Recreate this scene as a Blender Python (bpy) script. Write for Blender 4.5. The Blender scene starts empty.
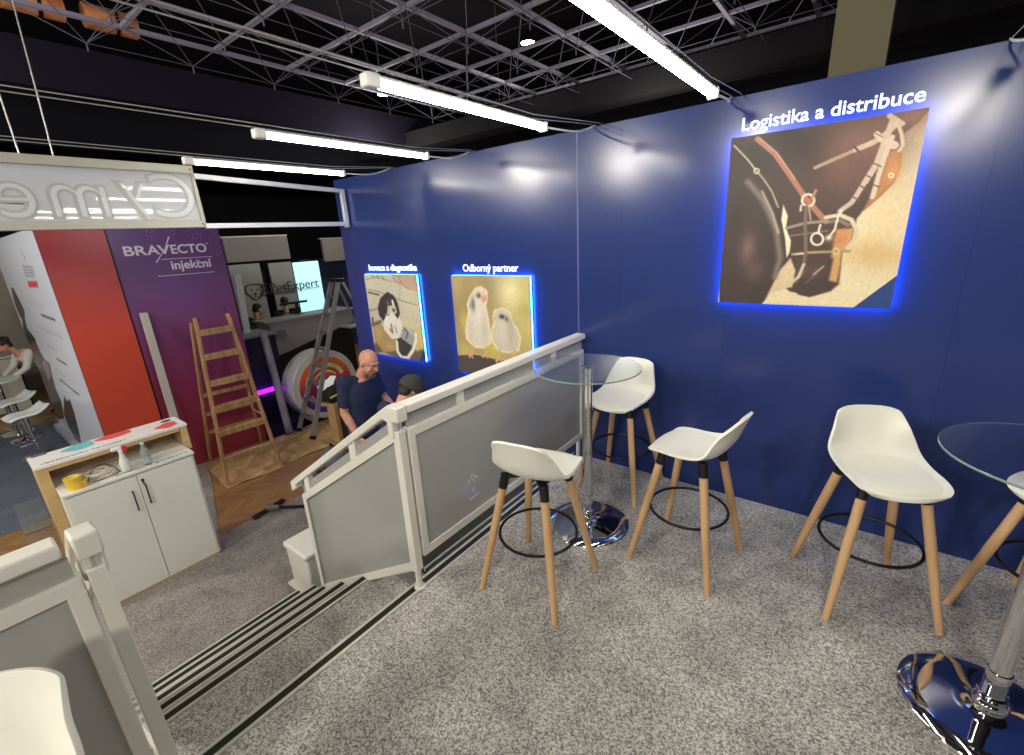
import bpy, bmesh, math, random
import numpy as np
from mathutils import Vector, Matrix, noise
random.seed(7)
PI = math.pi
COL = bpy.context.scene.collection
V3 = lambda *a: Vector(a)

# ------------------------------------------------------------------ materials
def lin(c):
    return tuple(((x / 255) / 12.92 if x / 255 <= .04045 else (((x / 255) + .055) / 1.055) ** 2.4) for x in c)

def mat(name, rgb, rough=.5, metal=0., spec=.5, coat=0., trans=0., ior=1.45, emit=0., emit_rgb=None, alpha=1.):
    m = bpy.data.materials.new(name); m.use_nodes = True
    p = m.node_tree.nodes['Principled BSDF']
    p.inputs['Base Color'].default_value = (*lin(rgb), 1)
    p.inputs['Roughness'].default_value = rough
    p.inputs['Metallic'].default_value = metal
    p.inputs['Specular IOR Level'].default_value = spec
    p.inputs['Coat Weight'].default_value = coat
    p.inputs['Coat Roughness'].default_value = .012
    p.inputs['Transmission Weight'].default_value = trans
    p.inputs['IOR'].default_value = ior
    p.inputs['Alpha'].default_value = alpha
    if emit:
        p.inputs['Emission Color'].default_value = (*lin(emit_rgb or rgb), 1)
        p.inputs['Emission Strength'].default_value = emit
    return m

def nodes_of(m):
    return m.node_tree.nodes, m.node_tree.links, m.node_tree.nodes['Principled BSDF']

def noisy(name, c1, c2, scale, rough=.8, detail=4., bump=0., stretch=None, metal=0., spec=.5, lo=.35, hi=.65, bump_dist=.01):
    """two colours mixed by an object-space noise, with an optional bump"""
    m = mat(name, c1, rough, metal, spec)
    n, l, p = nodes_of(m)
    tc = n.new('ShaderNodeTexCoord'); mp = n.new('ShaderNodeMapping'); nt = n.new('ShaderNodeTexNoise'); cr = n.new('ShaderNodeValToRGB')
    if stretch: mp.inputs['Scale'].default_value = stretch
    l.new(tc.outputs['Object'], mp.inputs['Vector']); l.new(mp.outputs['Vector'], nt.inputs['Vector'])
    nt.inputs['Scale'].default_value = scale; nt.inputs['Detail'].default_value = detail
    cr.color_ramp.elements[0].position = lo; cr.color_ramp.elements[0].color = (*lin(c1), 1)
    cr.color_ramp.elements[1].position = hi; cr.color_ramp.elements[1].color = (*lin(c2), 1)
    l.new(nt.outputs['Fac'], cr.inputs['Fac']); l.new(cr.outputs['Color'], p.inputs['Base Color'])
    if bump:
        b = n.new('ShaderNodeBump'); b.inputs['Strength'].default_value = bump; b.inputs['Distance'].default_value = bump_dist
        l.new(nt.outputs['Fac'], b.inputs['Height']); l.new(b.outputs['Normal'], p.inputs['Normal'])
    return m

def carpet_mat(name, dark, light, patch, bump=.12):
    m = mat(name, light, .95, 0, .1)
    n, l, p = nodes_of(m)
    tc = n.new('ShaderNodeTexCoord')
    vo = n.new('ShaderNodeTexVoronoi'); vo.inputs['Scale'].default_value = 185; sc_ = n.new('ShaderNodeSeparateColor')
    nz = n.new('ShaderNodeTexNoise'); nz.inputs['Scale'].default_value = 60; nz.inputs['Detail'].default_value = 5; nz.inputs['Roughness'].default_value = .75
    f = n.new('ShaderNodeMath'); f.operation = 'MULTIPLY_ADD'; f.inputs[1].default_value = .42; fa = n.new('ShaderNodeMath'); fa.operation = 'MULTIPLY'; fa.inputs[1].default_value = .58
    l.new(tc.outputs['Object'], vo.inputs['Vector']); l.new(tc.outputs['Object'], nz.inputs['Vector']); l.new(vo.outputs['Color'], sc_.inputs['Color']); l.new(nz.outputs['Fac'], fa.inputs[0])
    l.new(sc_.outputs[0], f.inputs[0]); l.new(fa.outputs[0], f.inputs[2])
    g = n.new('ShaderNodeTexNoise'); g.inputs['Scale'].default_value = 4.2; g.inputs['Detail'].default_value = 4; g.inputs['Distortion'].default_value = .6
    cr = n.new('ShaderNodeValToRGB')
    cr.color_ramp.elements[0].position = .30; cr.color_ramp.elements[0].color = (*lin(dark), 1)
    cr.color_ramp.elements[1].position = .70; cr.color_ramp.elements[1].color = (*lin(light), 1)
    mx = n.new('ShaderNodeMixRGB'); mx.blend_type = 'MULTIPLY'
    mr = n.new('ShaderNodeMapRange'); mr.inputs['From Min'].default_value = .35; mr.inputs['From Max'].default_value = .65
    mr.inputs['To Min'].default_value = patch; mr.inputs['To Max'].default_value = 1.
    l.new(tc.outputs['Object'], g.inputs['Vector'])
    l.new(f.outputs[0], cr.inputs['Fac']); l.new(g.outputs['Fac'], mr.inputs['Value'])
    mx.inputs['Fac'].default_value = 1
    l.new(cr.outputs['Color'], mx.inputs['Color1']); l.new(mr.outputs['Result'], mx.inputs['Color2'])
    l.new(mx.outputs['Color'], p.inputs['Base Color'])
    b = n.new('ShaderNodeBump'); b.inputs['Strength'].default_value = bump; b.inputs['Distance'].default_value = .005
    l.new(f.outputs[0], b.inputs['Height']); l.new(b.outputs['Normal'], p.inputs['Normal'])
    return m

def vcol_mat(name, rough=.6, spec=.4, coat=0.):
    """the printed picture: colours of the print are stored on the mesh points"""
    m = mat(name, (255, 255, 255), rough, 0, spec, coat)
    n, l, p = nodes_of(m)
    a = n.new('ShaderNodeVertexColor'); a.layer_name = 'print'
    l.new(a.outputs['Color'], p.inputs['Base Color'])
    return m

def wood_mat(name, c1, c2, along='Z', rough=.55, scale=14):
    st = {'X': (.08, 1, 1), 'Y': (1, .08, 1), 'Z': (1, 1, .08)}[along]
    return noisy(name, c1, c2, scale, rough, 3., .05, st, lo=.3, hi=.7)

def mix_transparent(m, amount):
    """let part of the light straight through (thin frosted acrylic)"""
    n, l, p = nodes_of(m)
    out = next(x for x in n if x.type == 'OUTPUT_MATERIAL')
    t = n.new('ShaderNodeBsdfTransparent'); mx = n.new('ShaderNodeMixShader'); mx.inputs['Fac'].default_value = amount
    l.new(p.outputs['BSDF'], mx.inputs[1]); l.new(t.outputs['BSDF'], mx.inputs[2]); l.new(mx.outputs['Shader'], out.inputs['Surface'])
    return m

# ------------------------------------------------------------------ mesh builder
class MB:
    def __init__(s): s.v, s.f, s.mi, s.cur = [], [], [], 0
    def add(s, vs, fs):
        b = len(s.v); s.v += [tuple(v) for v in vs]
        for f in fs: s.f.append(tuple(b + i for i in f)); s.mi.append(s.cur)
        return s
    def box(s, x0, x1, y0, y1, z0, z1):
        return s.add([(x0, y0, z0), (x1, y0, z0), (x1, y1, z0), (x0, y1, z0), (x0, y0, z1), (x1, y0, z1), (x1, y1, z1), (x0, y1, z1)],
                     [(0, 3, 2, 1), (4, 5, 6, 7), (0, 1, 5, 4), (1, 2, 6, 5), (2, 3, 7, 6), (3, 0, 4, 7)])
    def bar(s, p0, p1, w, h, up=(0, 0, 1), w1=None, h1=None):
        p0, p1 = Vector(p0), Vector(p1); d = (p1 - p0).normalized(); u = Vector(up)
        sd = d.cross(u)
        if sd.length < 1e-4: sd = d.cross(Vector((1, 0, 0)))
        sd.normalize(); u = sd.cross(d).normalized()
        w1 = w if w1 is None else w1; h1 = h if h1 is None else h1
        vs = []
        for p, a, b in ((p0, w, h), (p1, w1, h1)):
            vs += [p - sd * a / 2 - u * b / 2, p + sd * a / 2 - u * b / 2, p + sd * a / 2 + u * b / 2, p - sd * a / 2 + u * b / 2]
        return s.add(vs, [(0, 3, 2, 1), (4, 5, 6, 7), (0, 1, 5, 4), (1, 2, 6, 5), (2, 3, 7, 6), (3, 0, 4, 7)])
    def tube(s, pts, r, n=8, closed=False, caps=True):
        pts = [Vector(p) for p in pts]; N = len(pts)
        rs = r if isinstance(r, (list, tuple)) else [r] * N
        t0 = (pts[1] - pts[0]).normalized()
        a = Vector((0, 0, 1)) if abs(t0.z) < .9 else Vector((1, 0, 0))
        nx = t0.cross(a).normalized(); vs = []
        for i, p in enumerate(pts):
            if closed: t = pts[(i + 1) % N] - pts[i - 1]
            else: t = pts[min(i + 1, N - 1)] - pts[max(i - 1, 0)]
            t.normalize(); nx = (nx - t * nx.dot(t)).normalized(); ny = t.cross(nx)
            vs += [p + (nx * math.cos(2 * PI * k / n) + ny * math.sin(2 * PI * k / n)) * rs[i] for k in range(n)]
        fs = []
        for i in range(N if closed else N - 1):
            j = (i + 1) % N
            fs += [(i * n + k, i * n + (k + 1) % n, j * n + (k + 1) % n, j * n + k) for k in range(n)]
        if caps and not closed: fs += [tuple(reversed(range(n))), tuple((N - 1) * n + k for k in range(n))]
        return s.add(vs, fs)
    def cyl(s, p0, p1, r0, r1=None, n=20): return s.tube([p0, p1], [r0, r0 if r1 is None else r1], n)
    def lathe(s, prof, c=(0, 0, 0), n=32, axis='Z'):
        vs, fs = [], []
        for r, z in prof:
            for k in range(n):
                a = 2 * PI * k / n; x, y = r * math.cos(a), r * math.sin(a)
                q = {'Z': (x, y, z), 'X': (z, x, y), 'Y': (y, z, x)}[axis]
                vs.append((q[0] + c[0], q[1] + c[1], q[2] + c[2]))
        for i in range(len(prof) - 1):
            fs += [(i * n + k, i * n + (k + 1) % n, (i + 1) * n + (k + 1) % n, (i + 1) * n + k) for k in range(n)]
        if prof[0][0] > 1e-6: fs.append(tuple(reversed(range(n))))
        if prof[-1][0] > 1e-6: fs.append(tuple((len(prof) - 1) * n + k for k in range(n)))
        return s.add(vs, fs)
    def prism(s, poly, o, u, v, depth):
        """polygon (a, b) -> o + a*u + b*v, extruded by depth along u x v"""
        o, u, v = Vector(o), Vector(u), Vector(v); w = u.cross(v).normalized() * depth; n = len(poly)
        a = [o + u * p[0] + v * p[1] for p in poly]
        return s.add(a + [q + w for q in a], [tuple(reversed(range(n))), tuple(range(n, 2 * n))] + [(i, (i + 1) % n, n + (i + 1) % n, n + i) for i in range(n)])
    def grid(s, fn, nu, nv, closed_u=False):
        vs = [fn(i / (nu if closed_u else nu - 1), j / (nv - 1)) for j in range(nv) for i in range(nu)]
        fs = [(j * nu + i, j * nu + (i + 1) % nu, (j + 1) * nu + (i + 1) % nu, (j + 1) * nu + i) for j in range(nv - 1) for i in range(nu if closed_u else nu - 1)]
        return s.add(vs, fs)

def origin_of(o):
    return Vector((0, 0, 0)) if o is None else origin_of(o.parent) + o.location

def obj(name, mb, m, parent=None, smooth=40, bevel=0., subsurf=0, solid=0.):
    """one mesh object; coordinates are world when there is no parent, else relative to the thing's base"""
    me = bpy.data.meshes.new(name)
    me.from_pydata(mb.v, [], mb.f)
    for x in (m if isinstance(m, (list, tuple)) else [m]): me.materials.append(x)
    me.polygons.foreach_set('material_index', mb.mi)
    bm = bmesh.new(); bm.from_mesh(me); bmesh.ops.remove_doubles(bm, verts=bm.verts, dist=1e-6); bmesh.ops.recalc_face_normals(bm, faces=bm.faces); bm.to_mesh(me); bm.free()
    if smooth:
        me.polygons.foreach_set('use_smooth', [True] * len(me.polygons)); me.set_sharp_from_angle(angle=math.radians(smooth))
    me.update()
    o = bpy.data.objects.new(name, me); COL.objects.link(o)
    if parent: o.parent = parent
    if solid:
        q = o.modifiers.new('s', 'SOLIDIFY'); q.thickness = solid; q.offset = 0
    if bevel:
        q = o.modifiers.new('b', 'BEVEL'); q.width = bevel; q.segments = 2; q.limit_method = 'ANGLE'; q.angle_limit = math.radians(40)
    if subsurf:
        q = o.modifiers.new('ss', 'SUBSURF'); q.levels = q.render_levels = subsurf
    return o

def tag(o, label, cat, group=None, kind=None):
    o['label'] = label; o['category'] = cat
    if group: o['group'] = group
    if kind: o['kind'] = kind
    return o

def thing(name, loc, label, cat, group=None, rz=0.):
    o = bpy.data.objects.new(name, None); o.empty_display_size = .1; COL.objects.link(o)
    o.location = loc; o.rotation_euler = (0, 0, rz)
    return tag(o, label, cat, group)

def structure(name, mb, m, label=None, cat=None, smooth=40, bevel=0.):
    o = obj(name, mb, m, None, smooth, bevel); o['kind'] = 'structure'
    if label: o['label'] = label
    if cat: o['category'] = cat
    return o

def dup(root, loc, rz, label, group=None):
    r = root.copy(); COL.objects.link(r); r.location = loc; r.rotation_euler = (0, 0, rz); r['label'] = label
    if group: r['group'] = group
    for ch in list(root.children):
        c = ch.copy(); COL.objects.link(c); c.parent = r
        for g in list(ch.children):
            d = g.copy(); COL.objects.link(d); d.parent = c
    return r

def text_mesh(body, size, extrude=.002, offset=0., shear=0., spacing=1.):
    """lettering as a mesh in the XY plane, starting at x = 0 on the baseline y = 0; returns verts, faces, width"""
    cu = bpy.data.curves.new('lettering', 'FONT'); cu.body = body; cu.size = size; cu.extrude = extrude; cu.offset = offset; cu.shear = shear; cu.space_character = spacing
    o = bpy.data.objects.new('lettering', cu); COL.objects.link(o)
    dg = bpy.context.evaluated_depsgraph_get(); dg.update()
    me = bpy.data.meshes.new_from_object(o.evaluated_get(dg))
    vs = [tuple(v.co) for v in me.vertices]; fs = [tuple(p.vertices) for p in me.polygons]
    bpy.data.objects.remove(o); bpy.data.curves.remove(cu); bpy.data.meshes.remove(me)
    return vs, fs, (min(v[0] for v in vs), max(v[0] for v in vs)), (min(v[1] for v in vs), max(v[1] for v in vs))

def lettering(body, size, o, u, v, width=None, height=None, extrude=.002, offset=0., shear=0., spacing=1.):
    """MB of lettering laid on the plane o + a*u + b*v, stretched to the given width"""
    vs, fs, (x0, x1), (y0, y1) = text_mesh(body, size, extrude, offset, shear, spacing)
    sx = width / (x1 - x0) if width else 1.; sy = height / (y1 - y0) if height else sx
    u, v, o = Vector(u).normalized(), Vector(v).normalized(), Vector(o); w = u.cross(v)
    mb = MB(); mb.add([o + u * ((p[0] - x0) * sx) + v * (p[1] * sy) + w * p[2] for p in vs], fs)
    return mb
# ------------------------------------------------------------------ shared materials
WHITE_PAINT = mat('white lacquered wood', (226, 224, 214), .35)
BLACK_PLASTIC = mat('black plastic', (22, 22, 24), .45)
BLACK_METAL = mat('black powder coat', (18, 18, 20), .35, 0, .5)
CHROME = mat('polished chrome', (225, 225, 228), .04, 1.)
STEEL = mat('brushed steel', (170, 170, 172), .35, 1.)
ALU = mat('aluminium', (180, 180, 178), .42, .6)
BEECH = wood_mat('oiled beech', (214, 176, 132), (198, 156, 110))
PINE = wood_mat('aged pine', (186, 148, 102), (142, 110, 72), 'Z', .7, 22)
STAGE_CARPET = carpet_mat('grey stage carpet', (116, 113, 108), (222, 218, 210), .72)
HALL_CARPET = carpet_mat('brown grey hall carpet', (104, 99, 96), (184, 177, 171), .74)
BLUE_CARPET = carpet_mat('slate blue carpet', (80, 86, 98), (112, 120, 132), .85)
BLUE_WALL = mat('satin navy print', (38, 54, 110), .205, 0, .5)
BLACK_BAND = mat('black rubber insert', (30, 29, 20), .7)
NOSING = mat('nosing aluminium', (214, 212, 200), .4, .25)
DARK_HALL = mat('black hall paint', (34, 33, 37), .9, 0, .2)
DARK_GREY = mat('dark grey duct paint', (60, 60, 70), .8, 0, .3)
GLASS = mat('clear table glass', (246, 252, 249), 0., 0, .5, 0, 1., 1.46)
GLASS_EDGE = mat('green glass edge', (150, 178, 168), .15, 0, .5, 0, .35, 1.46)

WALL_Y, FLOOR_Z, WALL_TOP, EDGE_X = 2.982, -1.05, 2.405, -1.694

# ------------------------------------------------------------------ floors
def parquet():
    m = mat('oak herringbone parquet', (150, 112, 72), .38, 0, .4)
    n, l, p = nodes_of(m)
    tc = n.new('ShaderNodeTexCoord'); sx = n.new('ShaderNodeSeparateXYZ'); l.new(tc.outputs['Object'], sx.inputs[0])
    def M(op, a, b=None):
        q = n.new('ShaderNodeMath'); q.operation = op
        for i, x in enumerate([a] + ([b] if b is not None else [])):
            if isinstance(x, (int, float)): q.inputs[i].default_value = x
            else: l.new(x, q.inputs[i])
        return q.outputs[0]
    W, H = .5, .11
    cx = M('DIVIDE', sx.outputs['X'], W)
    zig = M('MULTIPLY', M('PINGPONG', cx, .5), W)           # rises and falls every half column
    row = M('DIVIDE', M('ADD', sx.outputs['Y'], zig), H)
    idx = M('ADD', M('FLOOR', row), M('MULTIPLY', M('FLOOR', M('MULTIPLY', cx, 2.)), 37.))
    wn = n.new('ShaderNodeTexWhiteNoise'); wn.noise_dimensions = '1D'; l.new(idx, wn.inputs['W'])
    cr = n.new('ShaderNodeValToRGB')
    cr.color_ramp.elements[0].color = (*lin((142, 107, 70)), 1); cr.color_ramp.elements[1].color = (*lin((160, 124, 84)), 1)
    l.new(wn.outputs['Value'], cr.inputs['Fac'])
    gap = M('LESS_THAN', M('FRACT', row), .04)
    mx = n.new('ShaderNodeMixRGB'); mx.inputs['Color2'].default_value = (*lin((112, 84, 54)), 1)
    l.new(gap, mx.inputs['Fac']); l.new(cr.outputs['Color'], mx.inputs['Color1']); l.new(mx.outputs['Color'], p.inputs['Base Color'])
    return m

structure('floor', MB().box(-20, 8, -9, 16, FLOOR_Z - .12, FLOOR_Z - .006), parquet())
structure('carpet_floor', MB().box(-4.97, EDGE_X, -4, WALL_Y, FLOOR_Z - .005, FLOOR_Z), HALL_CARPET)
structure('carpet_floor', MB().prism([(-7.0, .45), (-4.9705, .45), (-4.9705, 1.25), (-7.0, 1.88)], (0, 0, FLOOR_Z - .005), (1, 0, 0), (0, 1, 0), .005), HALL_CARPET)
structure('carpet_floor', MB().box(-11.6, -7.05, -2.2, .93, FLOOR_Z - .005, FLOOR_Z), BLUE_CARPET)
structure('carpet_floor', MB().box(-10.5, -7.0, 2.7, 4.4, FLOOR_Z - .005, FLOOR_Z + .004), mat('dark navy carpet', (28, 28, 48), .9, 0, .1))
structure('platform_floor', MB().box(EDGE_X, 4.2, -4, WALL_Y, -.16, 0), STAGE_CARPET)
structure('platform_wall', MB().box(EDGE_X + .03, EDGE_X + .09, 1.31, WALL_Y, FLOOR_Z, -.16), mat('stage side board', (200, 198, 190), .5))

# stairs: five treads below the stage
STEP_X = [EDGE_X, -2.186, -2.459, -2.736, -3.012, -3.283]
STEP_END = [1.31, 1.31, 1.29, 1.268, 1.25, 1.232]
mb = MB()
for k in range(1, 6):
    mb.box(STEP_X[k], STEP_X[k - 1] + .03, -2.5, STEP_END[k], FLOOR_Z if k == 5 else -.175 * k - .178, -.175 * k)
structure('stairs_floor', mb, STAGE_CARPET)
def nosing(k, x, z, y1):
    m = MB(); m.box(x - .004, x + .012, -2.5, y1, z - .02, z + .006)
    m.cur = 1; m.box(x + .012, x + .047, -2.5, y1, z - .004, z + .0045)
    m.cur = 0; m.box(x + .047, x + .062, -2.5, y1, z - .004, z + .006)
    structure('trim_%d' % (k + 1), m, [NOSING, BLACK_BAND], 'aluminium stair nosing with a black insert', 'stair nosing')
for k in range(6): nosing(k, STEP_X[k], -.175 * k, STEP_END[k] if k else 1.2)
m = MB()
m.box(EDGE_X - .004, EDGE_X + .012, 1.2, WALL_Y, -.02, .006); m.cur = 1; m.box(EDGE_X + .012, EDGE_X + .047, 1.2, WALL_Y, -.004, .0045)
m.cur = 0; m.box(EDGE_X + .047, EDGE_X + .062, 1.2, WALL_Y, -.004, .006)
m.box(EDGE_X - .052, EDGE_X - .040, 1.32, WALL_Y, -.02, .004); m.cur = 2; m.box(EDGE_X - .20, EDGE_X - .052, 1.32, WALL_Y, -.04, -.012); m.box(EDGE_X - .040, EDGE_X - .004, 1.32, WALL_Y, -.03, -.004)
structure('trim_7', m, [NOSING, BLACK_BAND, mat('olive rubber', (70, 68, 50), .7)], 'aluminium edge profile under the level balustrade', 'edge trim')

# ------------------------------------------------------------------ the navy back wall, panel by panel
SEAMS = [-4.60, -3.66, -2.67, -1.683, -1.352, -.66, .363, 1.38, 2.4, 4.2]
for i in range(len(SEAMS) - 1):
    w = MB().box(SEAMS[i] + .0003, SEAMS[i + 1] - .0003, WALL_Y, WALL_Y + .08, FLOOR_Z if SEAMS[i] < -1.4 else -.16, WALL_TOP)
    structure('wall_back', w, BLUE_WALL)
structure('wall_back', MB().box(-4.6, 4.2, WALL_Y + .081, WALL_Y + .12, FLOOR_Z, WALL_TOP - .01), mat('panel backing', (120, 120, 122), .7))
structure('trim_8', MB().box(-1.688, -1.678, WALL_Y - .0015, WALL_Y + .01, FLOOR_Z, WALL_TOP), mat('seam profile', (96, 104, 150), .4))

# ------------------------------------------------------------------ the dark hall around
structure('ceiling', MB().box(-20, 8, -9, 16, 6.3, 6.4), DARK_HALL)
structure('wall_far', MB().box(-20, 8, 15.8, 16, FLOOR_Z, 6.3), DARK_HALL)
structure('wall_side', MB().box(-20, -19.8, -9, 16, FLOOR_Z, 6.3), DARK_HALL)
structure('ceiling_beam', MB().box(-9.5, -9.1, -4, 12, 3.98, 4.55), mat('slate duct', (36, 34, 46), 1, 0, 0))
structure('ceiling_beam', MB().box(-16, -11.2, -4, 12, 3.6, 4.4), mat('dark slate ceiling', (26, 27, 33), 1, 0, 0))
structure('ceiling_beam', MB().box(-20, 8, 8.0, 8.5, 3.84, 4.2), mat('grey concrete beam', (30, 29, 32), .9, 0, .1))
structure('pillar', MB().box(-.585, -.145, 6.0, 6.4, FLOOR_Z, 6.3), mat('khaki pillar paint', (146, 140, 112), .8, 0, .3))

# open space-frame ceiling: a square grid of bars with thin pyramids hanging below it
gx = [-7.85 + .97 * i for i in range(10)]; gy = [1.4 + 1.06 * i for i in range(8)]; GZ = 4.5
m = MB()
for x in gx: m.bar((x, gy[0], GZ), (x, gy[-1], GZ), .052, .05)
for y in gy: m.bar((gx[0], y, GZ), (gx[-1], y, GZ), .048, .045)
lo = {}; m.cur = 1
for i in range(len(gx) - 1):
    for j in range(len(gy) - 1):
        c = V3((gx[i] + gx[i + 1]) / 2, (gy[j] + gy[j + 1]) / 2, GZ - .42); lo[i, j] = c
        for a in (0, 1):
            for b in (0, 1): m.tube([(gx[i + a], gy[j + b], GZ), c], .0055, 4)
        m.tube([c, c - V3(0, 0, .08)], .010, 5)
for (i, j), c in lo.items():
    if (i + 1, j) in lo: m.tube([c, lo[i + 1, j]], .0045, 4)
    if (i, j + 1) in lo: m.tube([c, lo[i, j + 1]], .0045, 4)
structure('ceiling_lattice', m, [mat('grey lattice steel', (150, 147, 168), .6, .1), mat('dark lattice rod', (96, 94, 108), .6, .1)], 'grey steel space-frame lattice hung below the black ceiling', 'ceiling lattice')
for x in gx[1::3]:
    for y in gy[1::3]: structure('ceiling_hanger', MB().tube([(x, y, GZ), (x, y, 6.3)], .008, 5), mat('hanger steel', (120, 118, 130), .5, .3)) if x == gx[1] and y == gy[1] else structure('ceiling_hanger', MB().tube([(x, y, GZ), (x, y, 6.3)], .008, 5), bpy.data.materials['hanger steel'])
# ------------------------------------------------------------------ the prints, painted as colours on the print's own mesh points
class Canvas:
    """a small picture in the print's own coordinates: u to the side, v downwards, both 0..1"""
    def __init__(s, w, h, base):
        s.w, s.h = w, h
        s.u, s.v = np.meshgrid(np.linspace(0, 1, w), np.linspace(0, 1, h)); s.a = h / w
        s.img = np.ones((h, w, 3)) * np.array(base, float)
    def mixin(s, m, rgb): s.img += (np.array(rgb, float) - s.img) * m[..., None]
    def seg(s, p, q):
        px, py, qx, qy = p[0], p[1] * s.a, q[0], q[1] * s.a
        dx, dy = qx - px, qy - py; t = np.clip(((s.u - px) * dx + (s.v * s.a - py) * dy) / (dx * dx + dy * dy + 1e-12), 0, 1)
        return np.hypot(s.u - px - t * dx, s.v * s.a - py - t * dy)
    def poly(s, pts, rgb, soft):
        ins = np.zeros(s.u.shape, bool); d = np.full(s.u.shape, 9.)
        for i, p in enumerate(pts):
            q = pts[i - 1]; d = np.minimum(d, s.seg(p, q))
            with np.errstate(divide='ignore', invalid='ignore'):
                ins ^= ((p[1] > s.v) != (q[1] > s.v)) & (s.u < (q[0] - p[0]) * (s.v - p[1]) / (q[1] - p[1] + 1e-12) + p[0])
        soft = max(soft, .004); s.mixin(np.clip(.5 + np.where(ins, d, -d) / soft, 0, 1), rgb)
    def line(s, pts, w, rgb, soft):
        d = np.full(s.u.shape, 9.)
        for p, q in zip(pts, pts[1:]): d = np.minimum(d, s.seg(p, q))
        soft = max(soft, .004); s.mixin(np.clip(.5 + (w / 2 - d) / soft, 0, 1), rgb)
    def blob(s, c, rx, ry, rgb, k):
        r2 = ((s.u - c[0]) / rx) ** 2 + ((s.v - c[1]) * s.a / ry) ** 2; s.mixin(k * np.exp(-r2 * 1.1), rgb)
    def speckle(s, k, n, seed):
        g = np.random.default_rng(seed).normal(0, 1, s.u.shape); g = (g + np.roll(g, 1, 0) + np.roll(g, 1, 1) + np.roll(g, 2, 0)) / 2; s.img *= 1 + k * g[..., None]
    def done(s):
        c = np.clip(s.img * .93 + 20, 0, 255) / 255.; return np.where(c <= .04045, c / 12.92, ((c + .055) / 1.055) ** 2.4).astype(np.float32)

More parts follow.
